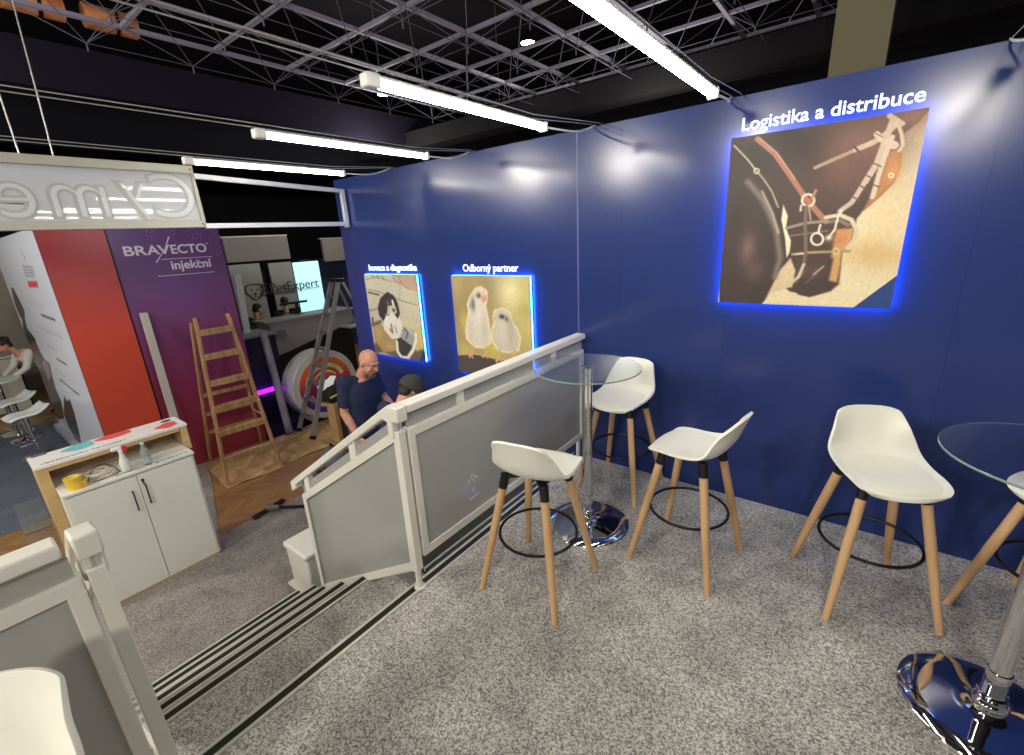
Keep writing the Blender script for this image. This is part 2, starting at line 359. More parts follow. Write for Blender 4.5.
def paint_horse():
    c = Canvas(200, 220, (222, 206, 166))
    c.blob((0.999, 0.163), 0.206, 0.272, (224, 212, 170), 0.9)
    c.blob((0.891, 0.697), 0.206, 0.105, (196, 154, 92), 0.75)
    c.blob((0.946, 0.493), 0.139, 0.173, (216, 190, 138), 0.6)
    c.blob((0.708, 0.976), 0.288, 0.071, (222, 204, 164), 0.8)
    c.blob((1.02, 0.593), 0.105, 0.105, (222, 206, 166), 0.5)
    c.poly([(-0.085, -0.072), (0.996, -0.036), (1.0, 0.01), (0.967, 0.058), (0.908, 0.107), (0.903, 0.172), (0.921, 0.25), (0.907, 0.333), (0.847, 0.406), (0.781, 0.47), (0.756, 0.511), (0.764, 0.583), (0.75, 0.654), (0.713, 0.694), (0.718, 0.792), (0.72, 0.853), (0.684, 0.906), (0.572, 0.947), (0.473, 0.93), (0.424, 0.898), (0.438, 0.83), (0.348, 0.87), (-0.004, 0.876)], (62, 46, 40), 0.009)
    c.blob((0.8, 0.136), 0.223, 0.206, (112, 76, 64), 0.85)
    c.blob((0.66, 0.102), 0.122, 0.088, (128, 90, 76), 0.5)
    c.blob((0.655, 0.276), 0.105, 0.122, (104, 70, 60), 0.8)
    c.blob((0.608, 0.174), 0.071, 0.071, (118, 82, 70), 0.5)
    c.blob((0.948, 0.026), 0.088, 0.071, (134, 92, 70), 0.8)
    c.blob((0.295, 0.102), 0.19, 0.139, (40, 34, 31), 0.9)
    c.blob((0.168, 0.12), 0.156, 0.122, (36, 31, 29), 0.8)
    c.blob((0.592, 0.403), 0.105, 0.088, (70, 48, 42), 0.6)
    c.poly([(0.859, 0.182), (0.905, 0.173), (0.922, 0.254), (0.905, 0.335), (0.844, 0.409), (0.781, 0.47), (0.811, 0.387), (0.837, 0.31)], (172, 112, 62), 0.018)
    c.blob((0.896, 0.285), 0.035, 0.071, (206, 142, 72), 0.7)
    c.line([(0.896, 0.301), (0.896, 0.305), (0.894, 0.308), (0.892, 0.31), (0.888, 0.311), (0.884, 0.309), (0.88, 0.307), (0.877, 0.303), (0.876, 0.298), (0.876, 0.294), (0.877, 0.291), (0.88, 0.289), (0.884, 0.289), (0.888, 0.29), (0.892, 0.292), (0.895, 0.296), (0.896, 0.301)], 0.007, (232, 218, 190), 0.003)
    c.poly([(0.664, 0.561), (0.751, 0.557), (0.75, 0.654), (0.71, 0.694), (0.711, 0.792), (0.706, 0.874), (0.675, 0.893), (0.649, 0.829), (0.657, 0.719)], (196, 148, 88), 0.018)
    c.blob((0.689, 0.614), 0.046, 0.053, (188, 106, 66), 0.7)
    c.poly([(0.671, 0.72), (0.663, 0.847), (0.725, 0.864), (0.681, 0.91), (0.572, 0.947), (0.472, 0.927), (0.443, 0.869), (0.468, 0.773), (0.568, 0.718)], (58, 44, 40), 0.014)
    c.blob((0.542, 0.792), 0.088, 0.053, (92, 66, 58), 0.6)
    c.poly([(0.008, 1.014), (0.285, 1.017), (0.362, 0.89), (0.415, 0.792), (0.429, 0.679), (0.403, 0.549), (0.37, 0.457), (0.306, 0.345), (0.18, 0.227), (0.016, 0.066), (-0.079, -0.0)], (52, 42, 40), 0.011)
    c.poly([(0.353, 0.406), (0.387, 0.472), (0.384, 0.539), (0.422, 0.614), (0.423, 0.679), (0.409, 0.716), (0.388, 0.604), (0.352, 0.492)], (226, 214, 182), 0.007)
    c.poly([(0.377, 0.792), (0.433, 0.716), (0.47, 0.792), (0.464, 0.888), (0.357, 0.922), (0.31, 0.971)], (206, 180, 140), 0.011)
    c.poly([(0.281, 1.017), (0.364, 0.91), (0.487, 0.922), (0.547, 0.963), (0.88, 1.017), (0.884, 1.043), (0.287, 1.075)], (220, 200, 158), 0.009)
    c.line([(0.125, 0.257), (0.234, 0.375), (0.329, 0.546), (0.372, 0.716), (0.353, 0.831)], 0.028, (120, 106, 92), 0.032)
    c.line([(0.219, 0.32), (0.296, 0.452), (0.343, 0.565)], 0.011, (176, 164, 138), 0.014)
    c.blob((0.166, 0.654), 0.053, 0.105, (124, 92, 86), 0.75)
    c.blob((0.22, 0.792), 0.06, 0.071, (104, 76, 72), 0.6)
    c.blob((0.083, 0.439), 0.053, 0.139, (40, 33, 32), 0.6)
    c.line([(0.158, 0.024), (0.272, 0.119), (0.39, 0.269), (0.474, 0.38), (0.602, 0.516)], 0.03, (160, 104, 78), 0.005)
    c.line([(0.169, 0.02), (0.283, 0.117), (0.4, 0.267)], 0.007, (196, 140, 110), 0.005)
    c.line([(0.504, 0.22), (0.594, 0.188), (0.713, 0.148)], 0.02, (168, 142, 120), 0.005)
    c.line([(0.701, 0.151), (0.776, 0.127), (0.825, 0.098), (0.866, 0.057)], 0.03, (196, 172, 148), 0.005)
    c.line([(0.686, 0.133), (0.715, 0.165)], 0.011, (80, 60, 50), 0.003)
    c.line([(0.786, 0.089), (0.815, 0.12)], 0.028, (206, 186, 160), 0.003)
    c.line([(0.78, 0.085), (0.821, 0.109)], 0.005, (90, 68, 56), 0.003)
    c.line([(0.849, 0.036), (0.835, 0.105), (0.81, 0.232), (0.77, 0.319)], 0.032, (196, 170, 148), 0.005)
    c.line([(0.859, 0.114), (0.839, 0.217), (0.828, 0.294), (0.816, 0.4)], 0.025, (204, 184, 160), 0.005)
    c.line([(0.769, 0.316), (0.742, 0.375), (0.718, 0.422), (0.666, 0.462)], 0.027, (190, 168, 146), 0.005)
    c.line([(0.843, 0.136), (0.877, 0.156)], 0.039, (204, 182, 156), 0.003)
    c.line([(0.771, 0.288), (0.81, 0.311)], 0.007, (90, 66, 56), 0.003)
    c.line([(0.741, 0.333), (0.782, 0.359)], 0.007, (90, 66, 56), 0.003)
    c.line([(0.716, 0.389), (0.754, 0.412)], 0.007, (90, 66, 56), 0.003)
    c.line([(0.793, 0.23), (0.833, 0.251)], 0.007, (96, 70, 58), 0.003)
    c.line([(0.811, 0.339), (0.838, 0.351)], 0.007, (90, 66, 56), 0.003)
    c.line([(0.843, 0.021), (0.874, 0.052), (0.899, 0.105), (0.914, 0.159), (0.902, 0.183)], 0.016, (200, 178, 150), 0.003)
    c.line([(0.83, 0.01), (0.894, 0.058)], 0.025, (190, 164, 138), 0.003)
    c.line([(0.598, 0.492), (0.669, 0.483), (0.732, 0.513), (0.765, 0.566), (0.761, 0.625), (0.735, 0.664)], 0.023, (206, 188, 158), 0.005)
    c.line([(0.615, 0.517), (0.674, 0.513), (0.72, 0.54)], 0.021, (120, 104, 90), 0.005)
    c.line([(0.388, 0.541), (0.489, 0.517), (0.608, 0.513)], 0.018, (142, 126, 104), 0.005)
    c.line([(0.415, 0.586), (0.615, 0.566)], 0.011, (110, 94, 80), 0.005)
    c.line([(0.44, 0.694), (0.546, 0.685), (0.747, 0.682)], 0.016, (156, 132, 96), 0.005)
    c.line([(0.458, 0.694), (0.511, 0.692)], 0.009, (214, 200, 172), 0.003)
    c.line([(0.693, 0.681), (0.693, 0.687), (0.691, 0.692), (0.686, 0.695), (0.681, 0.697), (0.675, 0.695), (0.669, 0.692), (0.665, 0.686), (0.663, 0.68), (0.664, 0.674), (0.666, 0.669), (0.671, 0.666), (0.676, 0.665), (0.682, 0.666), (0.687, 0.67), (0.691, 0.675), (0.693, 0.681)], 0.007, (206, 182, 140), 0.003)
    c.line([(0.6, 0.611), (0.599, 0.624), (0.594, 0.635), (0.584, 0.642), (0.572, 0.644), (0.559, 0.641), (0.547, 0.633), (0.538, 0.622), (0.534, 0.609), (0.535, 0.596), (0.54, 0.585), (0.55, 0.578), (0.562, 0.576), (0.575, 0.579), (0.587, 0.587), (0.595, 0.598), (0.6, 0.611)], 0.012, (226, 212, 186), 0.003)
    c.line([(0.569, 0.571), (0.574, 0.532)], 0.012, (222, 208, 182), 0.003)
    c.line([(0.628, 0.605), (0.654, 0.561), (0.661, 0.492), (0.676, 0.459)], 0.012, (224, 210, 184), 0.003)
    c.blob((0.628, 0.605), 0.021, 0.018, (230, 218, 196), 0.9)
    c.line([(0.522, 0.394), (0.522, 0.406), (0.516, 0.417), (0.506, 0.423), (0.494, 0.425), (0.481, 0.421), (0.469, 0.413), (0.46, 0.402), (0.456, 0.389), (0.457, 0.376), (0.463, 0.366), (0.473, 0.36), (0.485, 0.358), (0.498, 0.362), (0.51, 0.37), (0.518, 0.381), (0.522, 0.394)], 0.014, (216, 196, 168), 0.003)
    c.line([(0.455, 0.418), (0.455, 0.445)], 0.014, (206, 186, 156), 0.003)
    c.line([(0.509, 0.383), (0.524, 0.343)], 0.016, (176, 118, 92), 0.003)
    c.line([(0.484, 0.426), (0.489, 0.517), (0.515, 0.681), (0.513, 0.755)], 0.02, (104, 88, 76), 0.005)
    c.line([(0.498, 0.427), (0.518, 0.501)], 0.009, (160, 144, 124), 0.003)
    c.line([(0.513, 0.755), (0.493, 0.826), (0.434, 0.888), (0.353, 0.914)], 0.018, (196, 180, 150), 0.005)
    c.line([(0.021, 0.042), (0.112, 0.131), (0.169, 0.197)], 0.011, (176, 158, 124), 0.003)
    c.line([(0.169, 0.197), (0.221, 0.252), (0.277, 0.325), (0.325, 0.418)], 0.011, (150, 138, 112), 0.003)
    c.line([(0.189, 0.203), (0.188, 0.208), (0.185, 0.213), (0.181, 0.215), (0.175, 0.216), (0.169, 0.214), (0.163, 0.21), (0.16, 0.205), (0.158, 0.2), (0.158, 0.194), (0.161, 0.19), (0.166, 0.187), (0.172, 0.187), (0.178, 0.189), (0.183, 0.192), (0.187, 0.197), (0.189, 0.203)], 0.007, (216, 200, 160), 0.003)
    c.line([(0.409, 0.869), (0.453, 0.804)], 0.003, (206, 190, 160), 0.003)
    c.line([(0.393, 0.835), (0.469, 0.785)], 0.003, (196, 180, 150), 0.003)
    c.line([(0.48, 0.868), (0.525, 0.792)], 0.003, (150, 130, 110), 0.003)
    c.line([(0.534, 0.867), (0.6, 0.803)], 0.003, (150, 130, 110), 0.003)
    c.line([(0.574, 0.814), (0.623, 0.766)], 0.007, (206, 190, 160), 0.007)
    c.speckle(0.02, 3, 1)
    return c.done()
def paint_chicks():
    c = Canvas(150, 156, (176, 158, 104))
    c.blob((0.109, 0.27), 0.226, 0.439, (150, 128, 84), 0.9)
    c.blob((0.492, 0.134), 0.166, 0.246, (146, 126, 84), 0.7)
    c.blob((0.788, 0.148), 0.176, 0.206, (238, 230, 176), 0.95)
    c.blob((0.941, 0.409), 0.186, 0.401, (206, 190, 112), 0.8)
    c.blob((0.528, 0.656), 0.125, 0.186, (216, 204, 80), 0.85)
    c.blob((0.131, 0.462), 0.063, 0.125, (214, 196, 96), 0.7)
    c.blob((0.118, 0.763), 0.125, 0.084, (206, 192, 80), 0.6)
    c.blob((0.946, 0.307), 0.084, 0.063, (164, 150, 84), 0.5)
    c.blob((0.083, 0.112), 0.105, 0.166, (196, 176, 124), 0.5)
    c.poly([(-0.186, 0.865), (0.012, 0.819), (0.276, 0.786), (0.43, 0.796), (0.557, 0.806), (0.722, 0.807), (0.802, 0.798), (1.11, 0.674), (1.092, 1.122), (-0.255, 1.353)], (72, 64, 60), 0.013)
    c.line([(0.012, 0.819), (0.276, 0.786), (0.43, 0.796), (0.557, 0.806), (0.802, 0.798)], 0.015, (198, 176, 128), 0.013)
    c.poly([(0.267, 0.176), (0.33, 0.115), (0.408, 0.1), (0.484, 0.137), (0.489, 0.209), (0.457, 0.286), (0.479, 0.408), (0.493, 0.532), (0.486, 0.66), (0.407, 0.716), (0.252, 0.722), (0.142, 0.643), (0.14, 0.544), (0.204, 0.345), (0.193, 0.282), (0.242, 0.202)], (240, 228, 176), 0.019)
    c.poly([(0.284, 0.179), (0.338, 0.125), (0.407, 0.112), (0.467, 0.143), (0.473, 0.206), (0.436, 0.287), (0.458, 0.409), (0.472, 0.534), (0.465, 0.656), (0.405, 0.697), (0.263, 0.701), (0.166, 0.632), (0.167, 0.541), (0.226, 0.344), (0.22, 0.281), (0.264, 0.204)], (222, 212, 192), 0.015)
    c.blob((0.341, 0.385), 0.084, 0.125, (236, 228, 210), 0.7)
    c.blob((0.415, 0.507), 0.047, 0.166, (200, 188, 166), 0.6)
    c.blob((0.227, 0.537), 0.038, 0.146, (204, 194, 170), 0.5)
    c.blob((0.282, 0.278), 0.028, 0.072, (92, 92, 98), 0.9)
    c.blob((0.241, 0.296), 0.017, 0.038, (120, 120, 124), 0.6)
    c.blob((0.369, 0.191), 0.026, 0.022, (30, 28, 28), 1.0)
    c.blob((0.362, 0.183), 0.043, 0.034, (120, 116, 112), 0.4)
    c.poly([(0.407, 0.199), (0.472, 0.176), (0.48, 0.224), (0.43, 0.257), (0.402, 0.242)], (222, 146, 124), 0.011)
    c.blob((0.439, 0.165), 0.038, 0.038, (230, 180, 150), 0.6)
    c.line([(0.24, 0.709), (0.208, 0.787), (0.172, 0.825)], 0.028, (222, 160, 112), 0.007)
    c.line([(0.207, 0.796), (0.217, 0.833)], 0.019, (222, 160, 112), 0.007)
    c.line([(0.422, 0.695), (0.407, 0.769), (0.364, 0.803)], 0.028, (222, 166, 120), 0.007)
    c.line([(0.402, 0.776), (0.421, 0.807)], 0.019, (222, 160, 112), 0.007)
    c.poly([(0.558, 0.319), (0.671, 0.291), (0.767, 0.331), (0.785, 0.419), (0.839, 0.475), (0.879, 0.562), (0.844, 0.697), (0.707, 0.733), (0.576, 0.728), (0.496, 0.634), (0.492, 0.548), (0.543, 0.435), (0.531, 0.39)], (238, 226, 172), 0.019)
    c.poly([(0.569, 0.329), (0.67, 0.303), (0.751, 0.341), (0.769, 0.423), (0.819, 0.483), (0.86, 0.567), (0.825, 0.683), (0.709, 0.714), (0.591, 0.707), (0.518, 0.625), (0.513, 0.546), (0.564, 0.434), (0.547, 0.389)], (208, 198, 178), 0.015)
    c.blob((0.642, 0.521), 0.076, 0.125, (220, 210, 192), 0.7)
    c.blob((0.76, 0.542), 0.055, 0.125, (186, 174, 154), 0.7)
    c.blob((0.654, 0.379), 0.036, 0.024, (34, 30, 30), 1.0)
    c.blob((0.712, 0.4), 0.019, 0.026, (60, 56, 56), 0.9)
    c.poly([(0.535, 0.392), (0.585, 0.374), (0.582, 0.414), (0.549, 0.422)], (226, 176, 140), 0.009)
    c.blob((0.748, 0.437), 0.03, 0.063, (170, 158, 136), 0.6)
    c.line([(0.598, 0.713), (0.576, 0.788), (0.547, 0.831)], 0.03, (222, 166, 120), 0.007)
    c.line([(0.575, 0.792), (0.606, 0.821)], 0.019, (222, 160, 112), 0.007)
    c.line([(0.79, 0.693), (0.777, 0.757), (0.743, 0.795)], 0.03, (222, 166, 120), 0.007)
    c.line([(0.777, 0.757), (0.807, 0.785)], 0.019, (222, 160, 112), 0.007)
    c.speckle(0.02, 3, 2)
    return c.done()
def paint_dog():
    c = Canvas(120, 126, (184, 180, 164))
    c.blob((0.099, 0.09), 0.184, 0.184, (206, 198, 164), 0.6)
    c.blob((0.889, 0.31), 0.273, 0.273, (204, 196, 160), 0.6)
    c.poly([(0.588, -0.025), (1.04, -0.026), (1.002, 0.185), (0.833, 0.151), (0.73, 0.108), (0.581, 0.076)], (186, 152, 132), 0.013)
    c.line([(0.58, 0.011), (0.588, 0.074), (0.73, 0.108), (0.858, 0.168)], 0.013, (150, 112, 96), 0.006)
    c.line([(0.685, 0.01), (0.73, 0.108)], 0.016, (150, 120, 104), 0.006)
    c.line([(0.024, 0.063), (0.278, 0.032), (0.549, 0.084)], 0.016, (150, 142, 116), 0.006)
    c.line([(0.168, 0.014), (0.194, 0.042)], 0.019, (110, 104, 86), 0.006)
    c.line([(0.266, 0.013), (0.29, 0.05)], 0.019, (110, 104, 86), 0.006)
    c.line([(0.376, 0.022), (0.397, 0.068)], 0.019, (110, 104, 86), 0.006)
    c.line([(0.034, 0.184), (0.269, 0.205), (0.511, 0.262), (0.692, 0.296)], 0.016, (140, 132, 108), 0.006)
    c.line([(0.039, 0.219), (0.26, 0.243)], 0.025, (90, 84, 70), 0.013)
    c.line([(0.699, 0.118), (0.657, 0.294)], 0.013, (146, 138, 112), 0.006)
    c.line([(0.657, 0.294), (0.974, 0.339)], 0.016, (146, 138, 112), 0.006)
    c.line([(0.009, 0.445), (0.186, 0.417)], 0.022, (130, 122, 100), 0.016)
    c.poly([(-0.13, 0.994), (0.092, 0.805), (0.494, 0.929), (1.081, 0.83), (1.036, 1.102), (-0.198, 1.264)], (96, 84, 70), 0.031)
    c.poly([(-0.104, 1.034), (0.192, 0.96), (0.506, 1.029), (1.02, 1.027), (1.006, 1.106), (-0.161, 1.259)], (176, 164, 138), 0.019)
    c.poly([(0.028, 0.646), (0.184, 0.591), (0.5, 0.781), (0.459, 0.916), (0.189, 0.973), (0.035, 0.826)], (164, 136, 88), 0.016)
    c.blob((0.147, 0.718), 0.093, 0.124, (186, 160, 110), 0.6)
    c.blob((0.343, 0.884), 0.081, 0.062, (190, 166, 120), 0.6)
    c.line([(0.053, 0.543), (0.033, 0.625), (0.215, 0.573)], 0.044, (96, 84, 70), 0.019)
    c.poly([(0.846, 0.536), (0.958, 0.591), (1.014, 0.724), (0.986, 0.82), (0.869, 0.89), (0.808, 0.742)], (202, 180, 104), 0.016)
    c.poly([(0.653, 0.488), (0.88, 0.511), (0.958, 0.591), (0.829, 0.627), (0.655, 0.601)], (200, 188, 150), 0.019)
    c.poly([(0.307, 0.459), (0.574, 0.473), (0.642, 0.545), (0.641, 0.641), (0.544, 0.749), (0.404, 0.781), (0.259, 0.669)], (222, 216, 200), 0.016)
    c.blob((0.353, 0.544), 0.081, 0.093, (236, 232, 220), 0.7)
    c.line([(0.425, 0.598), (0.435, 0.695), (0.392, 0.659)], 0.028, (110, 100, 86), 0.016)
    c.line([(0.498, 0.613), (0.519, 0.689)], 0.019, (140, 130, 116), 0.013)
    c.poly([(0.277, 0.281), (0.437, 0.201), (0.557, 0.245), (0.609, 0.321), (0.631, 0.448), (0.573, 0.519), (0.517, 0.465), (0.506, 0.367), (0.418, 0.341), (0.371, 0.465), (0.277, 0.565), (0.199, 0.498), (0.197, 0.396)], (44, 40, 40), 0.016)
    c.poly([(0.414, 0.273), (0.498, 0.262), (0.505, 0.344), (0.456, 0.369), (0.402, 0.356)], (52, 46, 46), 0.013)
    c.line([(0.512, 0.31), (0.528, 0.381)], 0.037, (232, 228, 216), 0.013)
    c.poly([(0.444, 0.393), (0.561, 0.372), (0.572, 0.439), (0.494, 0.482), (0.435, 0.462)], (216, 206, 190), 0.013)
    c.blob((0.515, 0.416), 0.034, 0.025, (40, 34, 34), 1.0)
    c.blob((0.408, 0.33), 0.031, 0.019, (120, 116, 130), 0.8)
    c.line([(0.334, 0.483), (0.413, 0.475)], 0.022, (120, 130, 140), 0.006)
    c.poly([(0.502, 0.769), (0.603, 0.737), (0.8, 0.785), (0.76, 0.901), (0.641, 1.013), (0.505, 0.968)], (52, 50, 50), 0.013)
    c.poly([(0.622, 0.642), (0.732, 0.607), (0.893, 0.659), (0.849, 0.777), (0.763, 0.823), (0.6, 0.752)], (150, 152, 152), 0.013)
    c.line([(0.666, 0.62), (0.732, 0.672), (0.687, 0.745)], 0.022, (70, 70, 70), 0.013)
    c.line([(0.742, 0.618), (0.819, 0.684)], 0.019, (206, 204, 198), 0.013)
    c.line([(0.494, 0.809), (0.488, 0.93), (0.551, 0.995), (0.67, 0.99), (0.795, 0.874), (0.87, 0.756), (0.878, 0.679)], 0.05, (228, 224, 208), 0.013)
    c.speckle(0.02, 3, 3)
    return c.done()
def paint_stand():
    c = Canvas(220, 200, (214, 222, 240))
    c.poly([(0.112, 0.229), (0.174, 0.231), (0.215, 0.282), (0.249, 0.325), (0.209, 0.362), (0.07, 0.384), (0.038, 0.346), (0.046, 0.29)], (30, 24, 34), 0.004)
    c.poly([(0.107, 0.365), (0.189, 0.359), (0.132, 0.427), (0.239, 0.463), (0.25, 0.478), (-0.012, 0.525), (-0.011, 0.457)], (20, 20, 36), 0.004)
    c.poly([(0.012, 0.501), (0.244, 0.474), (0.258, 0.528), (0.301, 0.563), (0.406, 0.57), (0.345, 0.634), (0.313, 0.706), (0.334, 0.768), (0.233, 0.881), (0.059, 0.936), (-0.153, 0.933), (-0.194, 0.84), (-0.125, 0.684), (-0.07, 0.571)], (22, 20, 30), 0.004)
    c.poly([(0.231, 0.569), (0.366, 0.576), (0.299, 0.652), (0.186, 0.691), (0.168, 0.646)], (140, 126, 132), 0.004)
    c.poly([(0.465, 0.712), (0.493, 0.733), (0.572, 0.705), (0.566, 0.77), (0.523, 0.854), (0.461, 0.958), (0.358, 0.989), (0.282, 0.94), (0.275, 0.851)], (30, 27, 32), 0.004)
    c.line([(0.69, 0.064), (0.701, 0.075), (0.717, 0.087)], 0.002, (60, 60, 80), 0.0012)
    c.line([(0.68, 0.086), (0.725, 0.099), (0.672, 0.11)], 0.002, (214, 60, 60), 0.0012)
    c.line([(0.598, 0.13), (0.792, 0.136)], 0.0064, (150, 154, 172), 0.0016)
    c.line([(0.593, 0.143), (0.785, 0.148)], 0.0064, (150, 154, 172), 0.0016)
    c.line([(0.589, 0.155), (0.779, 0.159)], 0.0064, (150, 154, 172), 0.0016)
    c.line([(0.585, 0.168), (0.773, 0.171)], 0.0064, (150, 154, 172), 0.0016)
    c.poly([(0.59, 0.19), (0.78, 0.186), (0.771, 0.21), (0.574, 0.216)], (224, 48, 50), 0.0024)
    c.line([(0.463, 0.281), (0.736, 0.285)], 0.0088, (206, 206, 216), 0.0024)
    c.line([(0.624, 0.326), (0.855, 0.328)], 0.0088, (70, 72, 92), 0.0024)
    c.line([(0.438, 0.39), (0.871, 0.393)], 0.0088, (206, 196, 206), 0.0024)
    c.line([(0.515, 0.464), (0.671, 0.473)], 0.008, (186, 188, 200), 0.0024)
    c.line([(0.612, 0.513), (0.776, 0.516)], 0.008, (76, 76, 96), 0.0024)
    c.line([(0.466, 0.578), (0.634, 0.588)], 0.008, (198, 198, 206), 0.0024)
    c.line([(0.508, 0.625), (0.811, 0.637)], 0.008, (70, 70, 90), 0.0024)
    return c.done()
# ------------------------------------------------------------------ balustrades
def frosted(name, t, rgb=(176, 177, 174)): return mix_transparent(mat(name, rgb, .16, 0, .45), t)
FROST_LEVEL = frosted('frosted acrylic, level run', .10)
FROST_STAIR = frosted('frosted acrylic, stair run', .10, (166, 166, 162))
FROST_EDGE = frosted('frosted acrylic strip', .28, (178, 178, 174))
RX = -1.650

def level_rail(name, y0, y1, label, brackets, posts=(), f0=0., f1=0.):
    t = thing(name, (RX, (y0 + y1) / 2, 0), label, 'railing')
    b = t.location
    def P(nm, mb, m, **k):
        mb.v = [(x - b.x, y - b.y, z - b.z) for x, y, z in mb.v]; return obj(nm, mb, m, t, **k)
    P('handrail', MB().box(RX - .042, RX + .036, y0, y1, .985, 1.028), WHITE_PAINT, bevel=.007)
    y0 -= f0; y1 += f1
    f = MB(); f.box(RX - .022, RX + .022, y0, y1, .858, .905); f.box(RX - .022, RX + .022, y0, y1, .180, .222)
    f.box(RX - .022, RX + .022, y0, y0 + .042, .222, .858); f.box(RX - .022, RX + .022, y1 - .042, y1, .222, .858)
    P('frame', f, WHITE_PAINT, bevel=.004)
    P('panel', MB().box(RX - .008, RX + .006, y0 + .03, y1 - .03, .215, .865), FROST_LEVEL, bevel=0)
    P('edge_strip', MB().box(RX - .006, RX + .006, y0 + .01, y1 - .01, .90, .968), FROST_EDGE, bevel=0)
    for y in brackets: P('bracket', MB().box(RX - .016, RX + .018, y - .025, y + .025, .90, .988), WHITE_PAINT, bevel=.003)
    if f0:
        c0 = V3(RX + .0068, 1.665, .385); d = MB()
        for pts in (((0, .075), (-.014, .05)), ((0, .045), (.012, .02)), ((.012, .062), (.026, .04)), ((.03, .05), (.036, .03)), ((-.03, .052), (-.038, .02)), ((.0, -.01), (.0, -.05)), ((-.04, -.075), (.05, -.07))):
            d.bar(c0 + V3(0, *pts[0]), c0 + V3(0, *pts[1]), .006, .0012, (1, 0, 0), .003)
        P('decal', d, mat('white film decal', (238, 240, 240), .4))
    for py in posts: P('post', MB().cyl((RX, py, 0), (RX, py, .185), .0165, .0165, 20).lathe([(.030, 0), (.030, .008), (.018, .014)], (RX, py, 0), 24), WHITE_PAINT)
    return t

level_rail('balustrade', 1.250, 2.962, 'white framed balustrade with frosted pane running level to the navy wall', (2.55, 1.62), (2.90,), .004, 0)
level_rail('balustrade', -2.3, .052, 'white framed balustrade with frosted pane behind the cropped stool', (-1.3, -.4), (-.35,), 0, .019)

def stair_rail(y, label, full_post):
    t = thing('stair_railing', (-2.2, y, -.4), label, 'railing'); b = t.location
    def P(nm, mb, m, **k):
        mb.v = [(q[0] - b.x, q[1] - b.y, q[2] - b.z) for q in mb.v]; return obj(nm, mb, m, t, **k)
    U, W = (1, 0, 0), (0, 0, 1)
    def plate(nm, poly, m, th, bev=.003):
        P(nm, MB().prism(poly, (0, y + th / 2, 0), U, W, th), m, bevel=bev)
    # handrail: short level block at the stage, then down along the flight
    hr = lambda x: 1.030 + (x + 1.69) * .648; zb = lambda x: .105 + (x + 1.678) * .635
    plate('handrail', [(-1.612, 1.030), (-1.69, 1.030), (-2.868, hr(-2.868)), (-2.868, hr(-2.868) - .075), (-2.80, hr(-2.80) - .075), (-2.80, hr(-2.80) - .048), (-1.735, hr(-1.735) - .048), (-1.70, .945), (-1.70, .865), (-1.66, .865), (-1.66, .955), (-1.612, .955)], WHITE_PAINT, .060, .007)
    top = lambda x: .892 + (x + 1.69) * .648
    f = MB(); th = .042
    def fr(poly): f.prism(poly, (0, y + th / 2, 0), U, W, th)
    x0, x1 = -1.678, -2.755
    fr([(x0, top(x0)), (x1, top(x1)), (x1, top(x1) - .056), (x0, top(x0) - .056)])
    fr([(x1, top(x1) - .05), (x1 + .045, top(x1) - .02), (x1 + .045, zb(x1 + .045)), (x1, zb(x1))])
    fr([(x0, zb(x0)), (x0, zb(x0) + .05), (x1 + .045, zb(x1 + .045) + .05), (x1 + .045, zb(x1 + .045))])
    fr([(x0, top(x0) - .056), (x0, top(x0)), (x0 + .046, top(x0 + .012)), (x0 + .046, zb(x0) + .012), (x0, zb(x0))])
    P('frame', f, WHITE_PAINT, bevel=.003)
    plate('panel', [(x0 + .01, top(x0) - .04), (x1 + .03, top(x1 + .03) - .04), (x1 + .03, zb(x1 + .03) + .03), (x0 + .01, zb(x0) + .035)], FROST_STAIR, .012, 0)
    q = MB().cyl((x0 + .026, y - .002, .0), (x0 + .026, y - .002, zb(x0) + .02), .0165, .0165, 20); q.lathe([(.030, 0), (.030, .008), (.018, .014)], (x0 + .026, y - .002, 0), 24)
    P('post', q, WHITE_PAINT)
    plate('edge_strip', [(x0 + .03, top(x0 + .03) - .01), (x1 + .01, top(x1 + .01) - .01), (x1 + .01, top(x1 + .01) + .055), (x0 + .03, top(x0 + .03) + .055)], FROST_EDGE, .010, 0)
    for x in (-2.06, -2.66):
        plate('bracket', [(x - .03, top(x - .03) - .01), (x + .03, top(x + .03) - .01), (x + .03, top(x + .03) + .092), (x - .03, top(x - .03) + .092)], WHITE_PAINT, .036)
    return t
stair_rail(1.212, 'white stair balustrade with frosted pane sloping down beside the standing man', True)
stair_rail(.105, 'white stair balustrade whose square rail end pokes up before the counter', True)

